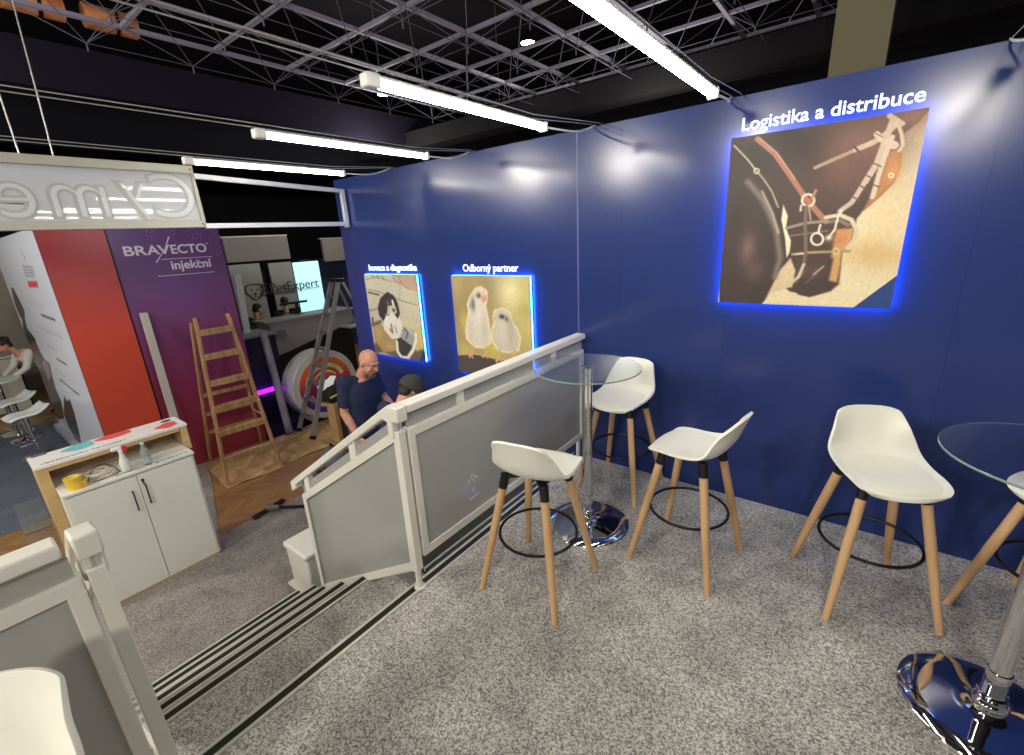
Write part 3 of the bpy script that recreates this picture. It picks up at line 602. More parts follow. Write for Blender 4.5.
# ------------------------------------------------------------------ bar stools
SHELL = mat('white moulded plastic', (232, 231, 218), .38, 0, .45)
PAD = mat('white leatherette pad', (226, 224, 210), .5, 0, .4)
def shell_point(s, t):
    """s across -1..1, t along 0 (front lip) .. 1 (top of the back); forward is +Y"""
    # centre line of the shell
    C = [(.212, .630), (.196, .654), (.11, .660), (.02, .655), (-.07, .660), (-.135, .690), (-.174, .750), (-.198, .818), (-.224, .890)]
    Wd = [.116, .162, .179, .183, .185, .182, .170, .151, .128]
    Up = [.006, .010, .016, .022, .032, .045, .040, .026, .012]     # how far the sides curl up / forward
    f = t * (len(C) - 1); i = min(int(f), len(C) - 2); g = f - i
    def cr(a, b, c, d): return .5 * ((2 * b) + (c - a) * g + (2 * a - 5 * b + 4 * c - d) * g * g + (3 * b - a - 3 * c + d) * g ** 3)
    def ip(L, k=None):
        q = [L[max(0, min(len(L) - 1, i + e))] for e in (-1, 0, 1, 2)]
        return cr(*[x if k is None else x[k] for x in q])
    y, z, w, u = ip(C, 0), ip(C, 1), ip(Wd), ip(Up)
    lean = max(0, min(1, (t - .5) / .35)); e = abs(s) ** 2.6
    z -= .006 * e * max(0, (t - .9) / .1)
    y -= .03 * s * s * max(0, 1 - t / .22)               # front lip rounds back at its corners
    zt = .016 * s ** 4 * max(0, (t - .86) / .14)
    return V3(w * s, y + u * e * lean * 1.5, z + u * e * (1 - lean) - zt)

def make_stool(label):
    t = thing('bar_stool', (0, 0, 0), label, 'bar stool', 'white bar stools with beech legs')
    sh = MB().grid(lambda a, b: shell_point(a * 2 - 1, b), 17, 25)
    o = obj('seat_shell', sh, SHELL, t, smooth=0); o.data.polygons.foreach_set('use_smooth', [True] * len(o.data.polygons))
    q = o.modifiers.new('s', 'SOLIDIFY'); q.thickness = .014; q.offset = 0
    q = o.modifiers.new('b', 'BEVEL'); q.width = .005; q.segments = 2; q.limit_method = 'ANGLE'; q.angle_limit = math.radians(50)
    q = o.modifiers.new('u', 'SUBSURF'); q.levels = q.render_levels = 1

    pm = MB(); n = 32; vs = []
    def padp(r, k):
        q = 2 * PI * k / n; c, d = math.cos(q), math.sin(q)
        p = shell_point(.86 * r * math.copysign(abs(c) ** .7, c), .32 + .27 * r * math.copysign(abs(d) ** .7, d)); p.z += .0125 - (.006 if r == 1 else 0); return p
    vs.append(padp(0, 0))
    for k in range(1, 7): vs += [padp(k / 6, j) for j in range(n)]
    fs = [(0, 1 + j, 1 + (j + 1) % n) for j in range(n)]
    for k in range(5): fs += [(1 + k * n + j, 1 + (k + 1) * n + j, 1 + (k + 1) * n + (j + 1) % n, 1 + k * n + (j + 1) % n) for j in range(n)]
    pm.add(vs, fs); obj('seat_pad', pm, PAD, t, smooth=80)
    fr = MB().bar((-.105, -.10, .640), (.105, .10, .640), .04, .016); fr.bar((-.105, .10, .6402), (.105, -.10, .6402), .04, .016)
    obj('seat_bracket', fr, BLACK_METAL, t, bevel=.002)
    for sx, sy in ((-1, 1), (1, 1), (-1, -1), (1, -1)):
        top, foot = V3(sx * .110, sy * .104, .640), V3(sx * .219, sy * .219, 0)
        d = foot - top
        lg = obj('leg', MB().tube([top + d * .095, top + d * .5, foot], [.0205, .0205, .0152], 14), BEECH, t)
        obj('collar', MB().tube([top - d * .01, top + d * .10], [.0225, .0218], 14), BLACK_PLASTIC, lg)
    obj('footrest_ring', MB().tube([(.197 * math.cos(a * PI / 24), .197 * math.sin(a * PI / 24), .30) for a in range(48)], .0075, 8, closed=True), BLACK_METAL, t)
    return t
D = math.radians
s1 = make_stool('white bar stool with its back to the frosted level balustrade')
s1.location = (-1.160, 1.617, 0); s1.rotation_euler.z = D(92 - 90)
dup(s1, (-1.215, 2.735, 0), D(-93 - 90), 'white bar stool behind the chrome table post, seen through the glass top')
s3 = dup(s1, (-.595, 2.231, 0), D(172 - 90), 'white bar stool seen side-on in front of the navy wall beside a glass table')
dup(s1, (.179, 2.421, 0), D(-66 - 90), 'white bar stool alone in front of the navy wall, under the horse picture')
dup(s1, (.82, 2.58, 0), D(-129 - 90), 'white bar stool mostly cropped away, under the edge of the nearer glass table')
dup(s1, (-1.235, -.26, 0), D(-42 - 90), 'white bar stool cropped in the bottom corner, only its backrest showing')

for t_, dx, dz in ((s1, .014, 7), (s3, -.022, 0)):          # seats sit a little off centre on their legs
    for c in t_.children:
        if c.name.startswith('seat_shell') or c.name.startswith('seat_pad'): c.rotation_euler.z = D(dz); c.location.x += dx if t_ == s1 else 0; c.location.y += dx if t_ == s3 else 0

# ------------------------------------------------------------------ glass bar tables
def make_table(label):
    t = thing('bar_table', (0, 0, 0), label, 'bar table', 'round glass bar tables')
    H = 1.02
    gt = MB().lathe([(0, H - .008), (.2985, H - .008)], n=96); gt.f = [f for f in gt.f if len(f) == 4]; gt.mi = gt.mi[:len(gt.f)]
    g2 = MB().lathe([(.2985, H), (0, H)], n=96); g2.f = [f for f in g2.f if len(f) == 4]; gt.add(g2.v, g2.f)
    gt.cur = 1; g3 = MB().lathe([(.2985, H - .008), (.30, H - .0065), (.30, H - .0015), (.2985, H)], n=96); g3.f = [f for f in g3.f if len(f) == 4]; gt.add(g3.v, g3.f)
    obj('glass_top', gt, [GLASS, GLASS_EDGE], t, smooth=20)
    obj('base', MB().lathe([(0, 0), (.252, 0), (.254, .004), (.250, .010), (.19, .018), (.10, .026), (.055, .034), (.046, .040)], n=72), CHROME, t, smooth=60)
    obj('base_collar', MB().lathe([(.044, .038), (.050, .045), (.052, .056), (.046, .066), (.040, .072), (.043, .08), (.043, .095), (.034, .10)], n=40), CHROME, t, smooth=60)
    p = MB().lathe([(.034, .095), (.034, .20), (.030, .202), (.030, H - .022)], n=40); obj('pole', p, CHROME, t)
    m = MB().lathe([(.034, H - .03), (.036, H - .022), (.036, H - .0085)], n=32)
    obj('top_mount', m, CHROME, t)
    pads = MB()
    for k in range(4): pads.lathe([(.012, H), (.012, H + .004), (.009, H + .006)], (.022 * math.cos(k * PI / 2), .022 * math.sin(k * PI / 2), 0), 14)
    obj('top_mount', MB().lathe([(.038, H), (.038, H + .004), (.03, H + .007)], n=32), CHROME, t)
    return t
t1 = make_table('round glass bar table on a chrome post beside the level balustrade'); t1.location = (-1.19, 2.20, 0)
dup(t1, (.568, 1.962, 0), 0, 'round glass bar table with mirror chrome foot, cropped by the picture edge')
# ------------------------------------------------------------------ local-coordinate helper for single things
def parts_of(t):
    """returns P(name, mb, material, parent) that takes WORLD coordinates and stores them relative to the thing's base"""
    b = t.location.copy()
    def P(nm, mb, m, parent=None, **k):
        mb.v = [(q[0] - b.x, q[1] - b.y, q[2] - b.z) for q in mb.v]
        return obj(nm, mb, m, parent or t, **k)
    return P

# ------------------------------------------------------------------ LED tube lights
LED = mat('led diffuser', (255, 250, 238), .4, emit=38, emit_rgb=(255, 249, 236))
LED_CASE = mat('white lamp housing', (222, 222, 216), .45)
WIRE = mat('silver wire', (190, 190, 185), .4, .5)
CABLE_W = mat('white cable', (215, 215, 210), .5)
def tube_light(x, y0, y1, z, label):
    t = thing('tube_light', (x, (y0 + y1) / 2, z), label, 'tube light', 'LED tube lights along the navy wall'); P = parts_of(t)
    U, W = (1, 0, 0), (0, 0, 1)
    prof = [(-.020, -.006), (-.015, -.017), (.015, -.017), (.020, -.006), (.020, .008), (-.020, .008)]
    P('diffuser', MB().prism(prof, (x, y1, z), U, W, y1 - y0), LED)
    P('housing', MB().box(x - .021, x + .021, y0 - .002, y1 + .002, z + .009, z + .020), LED_CASE, bevel=.003)
    P('end_cap', MB().box(x - .026, x + .026, y0 - .065, y0 - .003, z - .024, z + .024), LED_CASE, bevel=.008)
    P('end_cap', MB().box(x - .026, x + .026, y1 + .003, y1 + .025, z - .025, z + .025), LED_CASE, bevel=.006)
    for s, dz in ((-.016, 0), (.016, .012)):
        P('support_rod', MB().tube([(x + s, -2.5, z + .04 + dz), (x + s, y1 - .1, z + .03 + dz), (x + s * 1.6, WALL_Y - .02, WALL_TOP + .010), (x + s * 1.6, WALL_Y + .05, WALL_TOP + .006)], .0026, 6), WIRE)
    cb = []
    for i in range(13):
        f = i / 12; cb.append((x + .03 * math.sin(f * 5), y1 + .02 + (WALL_Y + .03 - y1 - .02) * f, z + (WALL_TOP + .012 - z) * f - .035 * math.sin(PI * f)))
    P('cable', MB().tube(cb, .0055, 6), CABLE_W)
    return t
tube_light(-.702, 1.02, 2.53, 2.345, 'LED tube nearest the horse picture, reaching out of the top edge')
tube_light(-1.534, 1.245, 2.33, 2.315, 'LED tube directly above the wall panel seam, second from the horse picture')
tube_light(-2.653, 1.36, 2.49, 2.335, 'LED tube above the chick picture, between two other tubes')
tube_light(-3.657, 1.36, 2.46, 2.335, 'LED tube above the dog picture, closest to the header sign')
tube_light(.36, 1.30, 2.45, 2.345, 'LED tube past the horse picture, only its cable loop in view')

# small round hall lamps in the lattice
for (x, y, z), lab in (((-5.36, 7.775, 5.0), 'small bright hall lamp shining through the ceiling lattice'), ((-9.42, 7.743, 5.0), 'small hall lamp peeking out under the end of an LED tube')):
    t = thing('ceiling_lamp', (x, y, z), lab, 'ceiling lamp', 'hall lamps in the lattice'); P = parts_of(t)
    P('lamp_shade', MB().lathe([(.02, .2), (.05, .16), (.13, .03), (.135, 0), (.125, 0), (.11, .03)], (x, y, z), 28), BLACK_METAL)
    P('lens', MB().lathe([(.0, -.015), (.06, -.01), (.118, .006), (.118, .012), (0, .012)], (x, y, z), 28), mat('lamp lens', (255, 250, 235), .3, emit=60))
    P('rod', MB().tube([(x, y, z + .19), (x, y, 6.3)], .01, 6), BLACK_METAL)

# ------------------------------------------------------------------ backlit pictures
PY = 2.94
NAVY_PRINT = mat('navy print', (38, 66, 126), .45)
GLOW = mat('blue led strip', (70, 140, 255), .4, emit=30., emit_rgb=(44, 126, 255))
def picture(name_label, x0, x1, z0, z1, art, corner, glow_m, strip_out):
    t = thing('wall_picture', ((x0 + x1) / 2, PY, z0), name_label, 'picture', 'backlit pictures on the navy wall'); P = parts_of(t)
    col, H, W = art.shape[2], art.shape[0], art.shape[1]
    vs = [(x0 + (x1 - x0) * i / (W - 1), PY, z1 - (z1 - z0) * j / (H - 1)) for j in range(H) for i in range(W)]
    fs = [(j * W + i, (j + 1) * W + i, (j + 1) * W + i + 1, j * W + i + 1) for j in range(H - 1) for i in range(W - 1)]
    mb = MB().add(vs, fs); o = P('print', mb, PRINT, smooth=0)
    # from_pydata keeps the order of the points
    a = o.data.color_attributes.new('print', 'FLOAT_COLOR', 'POINT')
    buf = np.ones((H * W, 4), np.float32); buf[:, :3] = art.reshape(-1, 3); a.data.foreach_set('color', buf.ravel())
    P('backing', MB().box(x0, x1, PY + .001, PY + .011, z0, z1), mat('picture backing', (60, 62, 66), .6), bevel=0)
    if corner:
        P('corner_print', MB().prism([(0, 0), (corner[0], 0), (corner[0], corner[1]), ], (x1 - corner[0], PY - .0008, z0), (1, 0, 0), (0, 0, 1), .0006), NAVY_PRINT)
    i = .012 if not strip_out else .0
    lm = MB(); y0, y1 = PY + .014, PY + .026
    lm.box(x0 + i, x1 - i, y0, y1, z1 - i - .010, z1 - i); lm.box(x0 + i, x1 - i, y0, y1, z0 + i, z0 + i + .010)
    lm.box(x0 + i, x0 + i + .010, y0, y1, z0 + i + .010, z1 - i - .010); lm.box(x1 - i - .010, x1 - i, y0, y1, z0 + i + .010, z1 - i - .010)
    P('light_strip', lm, glow_m)
    sp = MB()
    for sx in (x0 + .08, x1 - .08):
        for sz in (z0 + .08, z1 - .08): sp.cyl((sx, PY + .011, sz), (sx, WALL_Y, sz), .012, n=12)
    P('standoff', sp, ALU)
    return t
PRINT = vcol_mat('picture print', .42, .4)
picture('large backlit picture of a bridled brown horse on the navy wall', -.697, .115, 1.303, 2.197, paint_horse(), (.150, .165), GLOW, True)
picture('backlit picture of two fluffy chicks on the navy wall', -2.950, -2.095, .558, 1.447, paint_chicks(), None, GLOW, True)
picture('backlit picture of a spotted puppy with a shoe on the navy wall', -4.24, -3.42, .585, 1.449, paint_dog(), (.09, .13), GLOW, True)

LETTER_W = mat('white lettering with added glow', (245, 245, 250), .4, emit=.35, emit_rgb=(235, 240, 255))  # letters are no lamp; a faint glow is added to the white
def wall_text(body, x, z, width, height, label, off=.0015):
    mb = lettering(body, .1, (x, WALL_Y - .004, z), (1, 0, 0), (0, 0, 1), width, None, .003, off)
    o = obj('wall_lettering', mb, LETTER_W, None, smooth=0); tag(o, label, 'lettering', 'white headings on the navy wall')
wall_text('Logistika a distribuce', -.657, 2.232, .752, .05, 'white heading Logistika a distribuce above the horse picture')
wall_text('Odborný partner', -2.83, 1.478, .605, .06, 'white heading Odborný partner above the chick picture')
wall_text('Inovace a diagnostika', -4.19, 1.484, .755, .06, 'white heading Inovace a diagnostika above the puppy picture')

# ------------------------------------------------------------------ header sign with its letters seen from behind
HX = -4.45
t = thing('header_sign', (HX, .5, 1.95), 'white framed hanging header sign with mirrored grey lettering', 'sign'); P = parts_of(t)
SY0, SY1, SZ0, SZ1 = -1.9, 1.625, 1.955, 2.425
f = MB(); f.box(HX - .05, HX + .02, SY0, SY1, SZ1 - .06, SZ1); f.box(HX - .05, HX + .02, SY0, SY1, SZ0, SZ0 + .055)
f.box(HX - .05, HX + .02, SY1 - .022, SY1, SZ0 + .055, SZ1 - .06); f.box(HX - .05, HX + .02, SY0, SY0 + .03, SZ0 + .055, SZ1 - .06)
P('frame', f, mat('cream sign frame', (172, 170, 156), .4), bevel=.004)
P('panel', MB().box(HX - .02, HX - .012, SY0 + .02, SY1 - .015, SZ0 + .05, SZ1 - .055), mat('opal sign panel', (186, 189, 194), .7, 0, .2, .35))
for ch, y in (('C', 1.60), ('y', 1.29), ('m', 1.04), ('e', .66), ('d', .34), ('i', .06), ('c', -.05), ('a', -.32)):
    ls, lz = (.40, 2.105) if ch == 'y' else (.47, 2.035)
    q = lettering(ch, ls, (HX - .0095, y, lz), (0, -1, 0), (0, 0, 1), None, None, .0012, .010)
    lt = P('letter', q, mat('letter return', (168, 169, 160), .5) if 'letter return' not in bpy.data.materials else bpy.data.materials['letter return'], smooth=0)
    q = lettering(ch, ls, (HX - .0075, y - .010, lz), (0, -1, 0), (0, 0, 1), None, None, .0012, -.006)
    P('letter_face', q, mat('letter face', (190, 194, 202), .3) if 'letter face' not in bpy.data.materials else bpy.data.materials['letter face'], lt, smooth=0)
for y in (.815, .652, -.6): P('hanger_wire', MB().tube([(HX - .02, y, SZ1), (HX - .02, y + (.1 if y > .7 else .02), 4.5)], .004, 6), WIRE)
for y in (1.60, .3, -.6):
    for z in (SZ0 + .028, SZ1 - .03): P('screw', MB().lathe([(.006, .0205), (.006, .023), (0, .024)], (HX, y, z), 12, axis='X'), BLACK_METAL)

t = thing('sign_bracket', (HX, 2.25, 1.95), 'open white aluminium frame joining the header sign to the navy wall', 'frame'); P = parts_of(t)
SILVER = mat('white aluminium profile', (206, 206, 208), .35, .3)
P('lower_rail', MB().box(HX + .022, HX + .052, 1.612, 2.955, 1.945, 1.985), SILVER, bevel=.003)
P('upper_rail', MB().bar((HX + .037, 1.612, 2.345), (HX + .037, 2.955, 2.285), .03, .04), SILVER, bevel=.003)
P('upright', MB().box(HX + .020, HX + .055, 2.92, 2.965, 1.93, 2.30), SILVER, bevel=.003)

# ------------------------------------------------------------------ counter cabinet
CAB_WHITE = mat('white laminate', (222, 221, 212), .4)
OAK = wood_mat('pale oak laminate', (208, 178, 128), (190, 158, 108), 'Y', .5)
OAK_IN = wood_mat('oak laminate inside', (178, 150, 116), (160, 134, 102), 'Y', .6)
CX = -4.62
t = thing('counter_cabinet', (CX, .7, FLOOR_Z), 'white two-door counter with an oak shelf top on the grey carpet', 'cabinet'); P = parts_of(t)
P('body', MB().box(-5.10, CX - .022, .264, 1.145, FLOOR_Z + .02, .020), CAB_WHITE, bevel=.002)
P('worktop', MB().box(-4.86, CX + .004, .262, 1.150, .0205, .045), CAB_WHITE, bevel=.004)
P('plinth', MB().box(-5.05, CX - .012, .30, 1.13, FLOOR_Z, FLOOR_Z + .0195), OAK)
gap = .717
for y0, y1, hy in ((.285, gap - .0025, .66), (gap + .0025, 1.126, .752)):
    d = P('door', MB().box(CX - .0215, CX - .002, y0, y1, FLOOR_Z + .03, .008), CAB_WHITE, bevel=.002)
    hz0, hz1 = (-.295, -.115) if hy < .7 else (-.27, -.09)
    P('handle', MB().tube([(CX - .002, hy, hz0), (CX + .028, hy, hz0 + .008), (CX + .028, hy, hz1 - .008), (CX - .002, hy, hz1)], .0055, 8), BLACK_METAL, d)
    if hy > .7: P('lock', MB().lathe([(.011, -.002), (.011, .004), (.006, .006), (.006, .010)], (CX, hy - .006, -.048), 16, axis='X').box(CX + .004, CX + .012, hy - .010, hy - .002, -.085, -.050), BLACK_METAL, d)
HXF = -4.845
P('side_panel', MB().box(-5.16, HXF, .195, .262, FLOOR_Z, .228), OAK, bevel=.001)
P('side_panel', MB().box(-5.16, HXF, 1.151, 1.205, .0, .228), OAK, bevel=.001)
P('shelf_back', MB().box(-5.16, -5.125, .263, 1.146, FLOOR_Z, .228), OAK_IN)
P('shelf_board', MB().box(-5.122, -4.862, .263, 1.146, .0215, .0445), CAB_WHITE)
P('top_rail', MB().box(-5.122, HXF, .263, 1.146, .195, .228), OAK)
tp = P('printed_top', MB().box(-5.165, HXF + .008, .190, 1.212, .2285, .252), mat('white printed top', (228, 226, 222), .35), bevel=.002)
def blob(cx, cy, rx, ry, wav, n=40):
    return [(cx + rx * math.cos(a) * (1 + wav * math.cos(2 * a + 1)), cy + ry * math.sin(a) * (1 + wav * math.sin(3 * a))) for a in [2 * PI * k / n for k in range(n)]]
def top_print(poly, rgb, nm):
    P(nm, MB().prism(poly, (0, 0, .2522), (1, 0, 0), (0, 1, 0), .0006), mat(nm + ' print', rgb, .4), tp)
top_print([(min(-4.86, max(-5.16, a)), b) for a, b in blob(-5.07, .50, .085, .105, .15)], (112, 190, 196), 'teal_spot')
top_print([(min(-4.86, max(-5.16, a)), b) for a, b in blob(-5.10, .74, .07, .13, .1)], (222, 92, 92), 'coral_spot')
top_print([(min(-4.845, max(-5.16, a)), b) for a, b in blob(-4.945, 1.09, .075, .085, .2)], (226, 92, 92), 'coral_spot')
top_print([(min(-4.845, max(-5.16, a)), b) for a, b in blob(-5.09, 1.12, .035, .042, .1)], (84, 84, 82), 'grey_spot')
P('hinge_plate', MB().box(-5.165, -5.125, .215, .30, .2525, .262), mat('grey plate', (120, 124, 140), .4, .5), tp)
INK = mat('navy print ink', (52, 56, 78), .5)
P('top_lettering', lettering('VETERINARY ACADEMY', .05, (-4.876, .235, .2525), (0, 1, 0), (-1, 0, 0), .54, .026, .0004, .001), INK, tp, smooth=0)
P('shelf_lettering', lettering('odborná podpora', .05, (-4.655, .60, .0454), (0, 1, 0), (-1, 0, 0), .52, .04, .0004, .001), INK, smooth=0)

YEL = mat('yellow packing tape', (222, 186, 62), .3, 0, .5, .3)
YEL2 = mat('pale yellow tape core', (228, 214, 120), .4)
def tape(c, r, h, label):
    t = thing('tape_roll', c, label, 'tape roll', 'rolls of yellow tape'); P = parts_of(t)
    P('tape', MB().lathe([(r * .68, 0), (r, 0), (r, h), (r * .68, h), (r * .68, 0)], c, 40), YEL)
    P('core', MB().lathe([(r * .60, .001), (r * .675, .001), (r * .675, h - .001), (r * .60, h - .001), (r * .60, .001)], c, 40), YEL2)
tape((-4.70, .375, .0455), .062, .05, 'thick roll of yellow tape, lower of two on the white counter')
tape((-4.715, .362, .096), .055, .042, 'pale yellow tape roll lying on top of the other roll')
pts = []
for k in range(150):
    a = k / 150 * 2 * PI * 4.2; pts.append((-4.745 + (.045 + .02 * math.sin(k * .37)) * math.cos(a), .52 + (.075 + .03 * math.sin(k * .21)) * math.sin(a), .058 + .030 * abs(math.sin(k * .113)) + k * .0002))
tag(obj('cable_coil', MB().tube(pts, .0035, 6), mat('cream cable', (214, 206, 186), .5)), 'tangled cream cable lying on the white counter', 'cable')
pts = [(-4.72, .44 + .2 * f, .053 + .11 * math.sin(PI * f) ** .7) for f in [i / 24 for i in range(25)]] + [(-4.70, .62, .052), (-4.68, .52, .052), (-4.68, .46, .052)]
tag(obj('cable_coil', MB().tube(pts, .0035, 6), mat('black cable', (40, 36, 30), .5)), 'thin black cable arching above the cream cable on the counter', 'cable')

bc = (-4.70, .683, .0465)
t = thing('spray_bottle', bc, 'white spray bottle with red trigger on the counter shelf', 'bottle'); P = parts_of(t)
P('body', MB().lathe([(.030, 0), (.034, .006), (.034, .07), (.028, .10), (.019, .13), (.0145, .155), (.0145, .17), (0, .172)], bc, 28), mat('translucent white bottle', (222, 222, 214), .3), smooth=60)
P('collar', MB().lathe([(.017, .171), (.017, .192), (.012, .195)], bc, 20), mat('white cap', (235, 235, 230), .4))
P('nozzle', MB().box(bc[0] - .012, bc[0] + .012, bc[1] - .055, bc[1] + .015, .2405, .268), bpy.data.materials['white cap'], bevel=.005)
P('trigger', MB().tube([(bc[0], bc[1] + .012, .262), (bc[0], bc[1] + .034, .245), (bc[0] + .006, bc[1] + .028, .205)], [.016, .017, .010], 10), mat('red trigger', (214, 44, 40), .35))
bc = (-4.69, .83, .0465)
t = thing('water_bottle', bc, 'clear plastic water bottle beside the spray bottle', 'bottle'); P = parts_of(t)
PET = mat('clear pet plastic', (196, 214, 214), .12, 0, .5, 0, .72, 1.2)
P('body', MB().lathe([(.026, 0), (.032, .006), (.0325, .03), (.030, .036), (.0325, .042), (.0325, .06), (.030, .066), (.0325, .072), (.0325, .10), (.026, .135), (.014, .165), (.0125, .18), (0, .181)], bc, 28), PET, smooth=60)
P('cap', MB().lathe([(.0145, .182), (.0145, .200), (.012, .202), (0, .202)], bc, 20), mat('pale blue cap', (180, 200, 206), .4))
# ------------------------------------------------------------------ neighbouring stand: white, red and purple panels
def grad_print(name, stops, axis='Z', lo=-1.05, hi=2.1, rough=.3, coat=0.):
    m = mat(name, stops[0][1], rough, 0, .5, coat); n, l, p = nodes_of(m)
    tc = n.new('ShaderNodeTexCoord'); sx = n.new('ShaderNodeSeparateXYZ'); mr = n.new('ShaderNodeMapRange'); cr = n.new('ShaderNodeValToRGB')
    l.new(tc.outputs['Object'], sx.inputs[0]); l.new(sx.outputs[axis], mr.inputs['Value'])
    mr.inputs['From Min'].default_value = lo; mr.inputs['From Max'].default_value = hi
    e = cr.color_ramp.elements
    while len(e) < len(stops): e.new(.5)
    for q, (f, c) in zip(e, stops): q.position = f; q.color = (*lin(c), 1)
    l.new(mr.outputs['Result'], cr.inputs['Fac']); l.new(cr.outputs['Color'], p.inputs['Base Color']); return m

XP = -7.05
t = thing('display_board', (XP, 1.23, FLOOR_Z), 'plain red-orange display panel between the white and the purple panel', 'display board', 'boards of the neighbouring stand'); P = parts_of(t)
P('board', MB().box(XP - .06, XP, .936, 1.512, FLOOR_Z, 2.085), grad_print('red print with painted reflection', [(0, (206, 78, 54)), (.6, (204, 78, 58)), (1, (172, 68, 74))], 'Z', 0, 3.1))  # top stop darker and more purple: a reflection painted into the red
P('edge_profile', MB().box(XP - .06, XP + .003, 1.5125, 1.528, FLOOR_Z, 2.083), BLACK_METAL)
t = thing('display_board', (XP, 2.12, FLOOR_Z), 'purple display panel with white BRAVECTO lettering behind the wooden ladder', 'display board', 'boards of the neighbouring stand'); P = parts_of(t)
P('board', MB().box(XP - .06, XP, 1.53, 2.715, FLOOR_Z, 2.075), grad_print('purple print', [(0, (152, 54, 64)), (.3, (140, 50, 80)), (.55, (124, 62, 108)), (.8, (112, 74, 122)), (1, (98, 62, 122))], 'Z', 0, 3.1))  # printed gradient, with reflected haze painted in by greying the upper stops
LW = mat('white print lettering', (226, 216, 232), .4)
ux, vz = (0, 1, 0), (0, 0, 1)
for body, y, w in (('BR', 1.635, .232), ('A', 1.862, .13), ('V', 1.975, .135), ('ECTO', 2.115, .405)):
    P('letter', lettering(body, .15, (XP + .002, y, 1.768), ux, vz, w, .112, .0015, .003), LW, smooth=0)
P('swash', MB().bar((XP + .002, 1.925, 1.67), (XP + .002, 2.035, 1.80), .012, .003, (1, 0, 0), .006).bar((XP + .002, 2.04, 1.80), (XP + .002, 2.13, 1.97), .006, .003, (1, 0, 0), .014), LW)
P('trademark', MB().lathe([(.006, 0), (.010, 0), (.010, .002), (.006, .002), (.006, 0)], (XP + .001, 2.535, 1.872), 14, 'X'), LW)
P('lettering', lettering('injekcní', .12, (XP + .002, 2.075, 1.575), ux, vz, .465, None, .0015, .0025), LW, smooth=0)
P('caron', MB().bar((XP + .002, 2.362, 1.668), (XP + .002, 2.378, 1.650), .009, .003, (1, 0, 0)).bar((XP + .002, 2.378, 1.650), (XP + .002, 2.394, 1.668), .009, .003, (1, 0, 0)), LW)
P('rule_line', MB().box(XP + .0005, XP + .002, 1.985, 2.565, 1.700, 1.707), LW); P('rule_line', MB().box(XP + .0005, XP + .002, 1.905, 2.545, 1.500, 1.507), LW)
LP = mat('lilac print line', (140, 100, 166), .4); hexm = MB()
def hexl(cy, cz, r):
    q = [V3(XP + .001, cy + r * math.cos(PI / 6 + k * PI / 3), cz + r * math.sin(PI / 6 + k * PI / 3)) for k in range(6)]
    for k in range(6): hexm.bar(q[k], q[(k + 1) % 6], .004, .001, (1, 0, 0))
    for k in (0, 2, 4): hexm.bar(q[k], (XP + .001, cy, cz), .004, .001, (1, 0, 0))
for a in ((2.58, 1.95, .11), (2.40, 2.0, .07), (2.63, 1.78, .07), (2.15, 2.02, .055), (1.95, 2.02, .05)): hexl(*a)
P('hexagon_print', hexm, LP, smooth=0)
t = thing('display_board', (-8.97, .93, FLOOR_Z), 'long white display panel with dark figure print and red tag', 'display board', 'boards of the neighbouring stand'); P = parts_of(t)
P('board', MB().box(-10.9, XP - .061, .9315, .99, FLOOR_Z, 2.10), mat('white panel laminate', (214, 222, 238), .3))
art = paint_stand(); Hh, Ww = art.shape[:2]; X0, X1, Z0, Z1 = -10.9, -7.05, -1.05, 2.13
vs = [(X0 + (X1 - X0) * i / (Ww - 1), .930, Z1 - (Z1 - Z0) * j / (Hh - 1) - (.03 if j == 0 else 0)) for j in range(Hh) for i in range(Ww)]
fs = [(j * Ww + i, (j + 1) * Ww + i, (j + 1) * Ww + i + 1, j * Ww + i + 1) for j in range(Hh - 1) for i in range(Ww - 1)]
o = P('print', MB().add(vs, fs), vcol_mat('stand print', .22, .5), smooth=0)
a = o.data.color_attributes.new('print', 'FLOAT_COLOR', 'POINT'); buf = np.ones((Hh * Ww, 4), np.float32); buf[:, :3] = art.reshape(-1, 3); a.data.foreach_set('color', buf.ravel())
P('plinth', MB().box(-10.9, XP - .002, .86, .9285, FLOOR_Z, FLOOR_Z + .10), mat('pale grey plinth', (176, 180, 190), .5))

# ------------------------------------------------------------------ ladders and leaning pieces
def lerp(a, b, f): return Vector(a) + (Vector(b) - Vector(a)) * f
t = thing('step_ladder', (-6.4, 2.1, FLOOR_Z), 'old wooden step ladder standing on brown paper by the purple panel', 'ladder'); P = parts_of(t)
fl, fr_, bl, br = V3(-6.0, 1.74, FLOOR_Z + .022), V3(-5.94, 2.385, FLOOR_Z + .022), V3(-6.98, 1.90, FLOOR_Z + .022), V3(-6.90, 2.57, FLOOR_Z + .022)
tl, tr = V3(-6.33, 1.955, .985), V3(-6.31, 2.315, .985)
for a, b in ((fl, tl), (fr_, tr)): P('rail', MB().bar(a, b + (b - a).normalized() * .03, .032, .062, (1, 0, 0)), PINE, bevel=.004)
for a, b in ((bl, tl + V3(-.05, -.035, -.03)), (br, tr + V3(-.05, .035, -.03))): P('rear_rail', MB().bar(a, b, .028, .05, (1, 0, 0)), PINE, bevel=.004)
for f in (.935, .79, .63, .475, .325, .16):
    a, b = lerp(fl, tl, f), lerp(fr_, tr, f); P('step', MB().bar(a, b, .085, .030, (.0, 0, 1)), PINE, bevel=.004); P('step_cleat', MB().bar(a + V3(.03, 0, -.03), b + V3(.03, 0, -.03), .018, .05), PINE)
for f in (.50, .36, .22): P('rear_rung', MB().bar(lerp(bl, tl, f), lerp(br, tr, f), .022, .05), PINE)
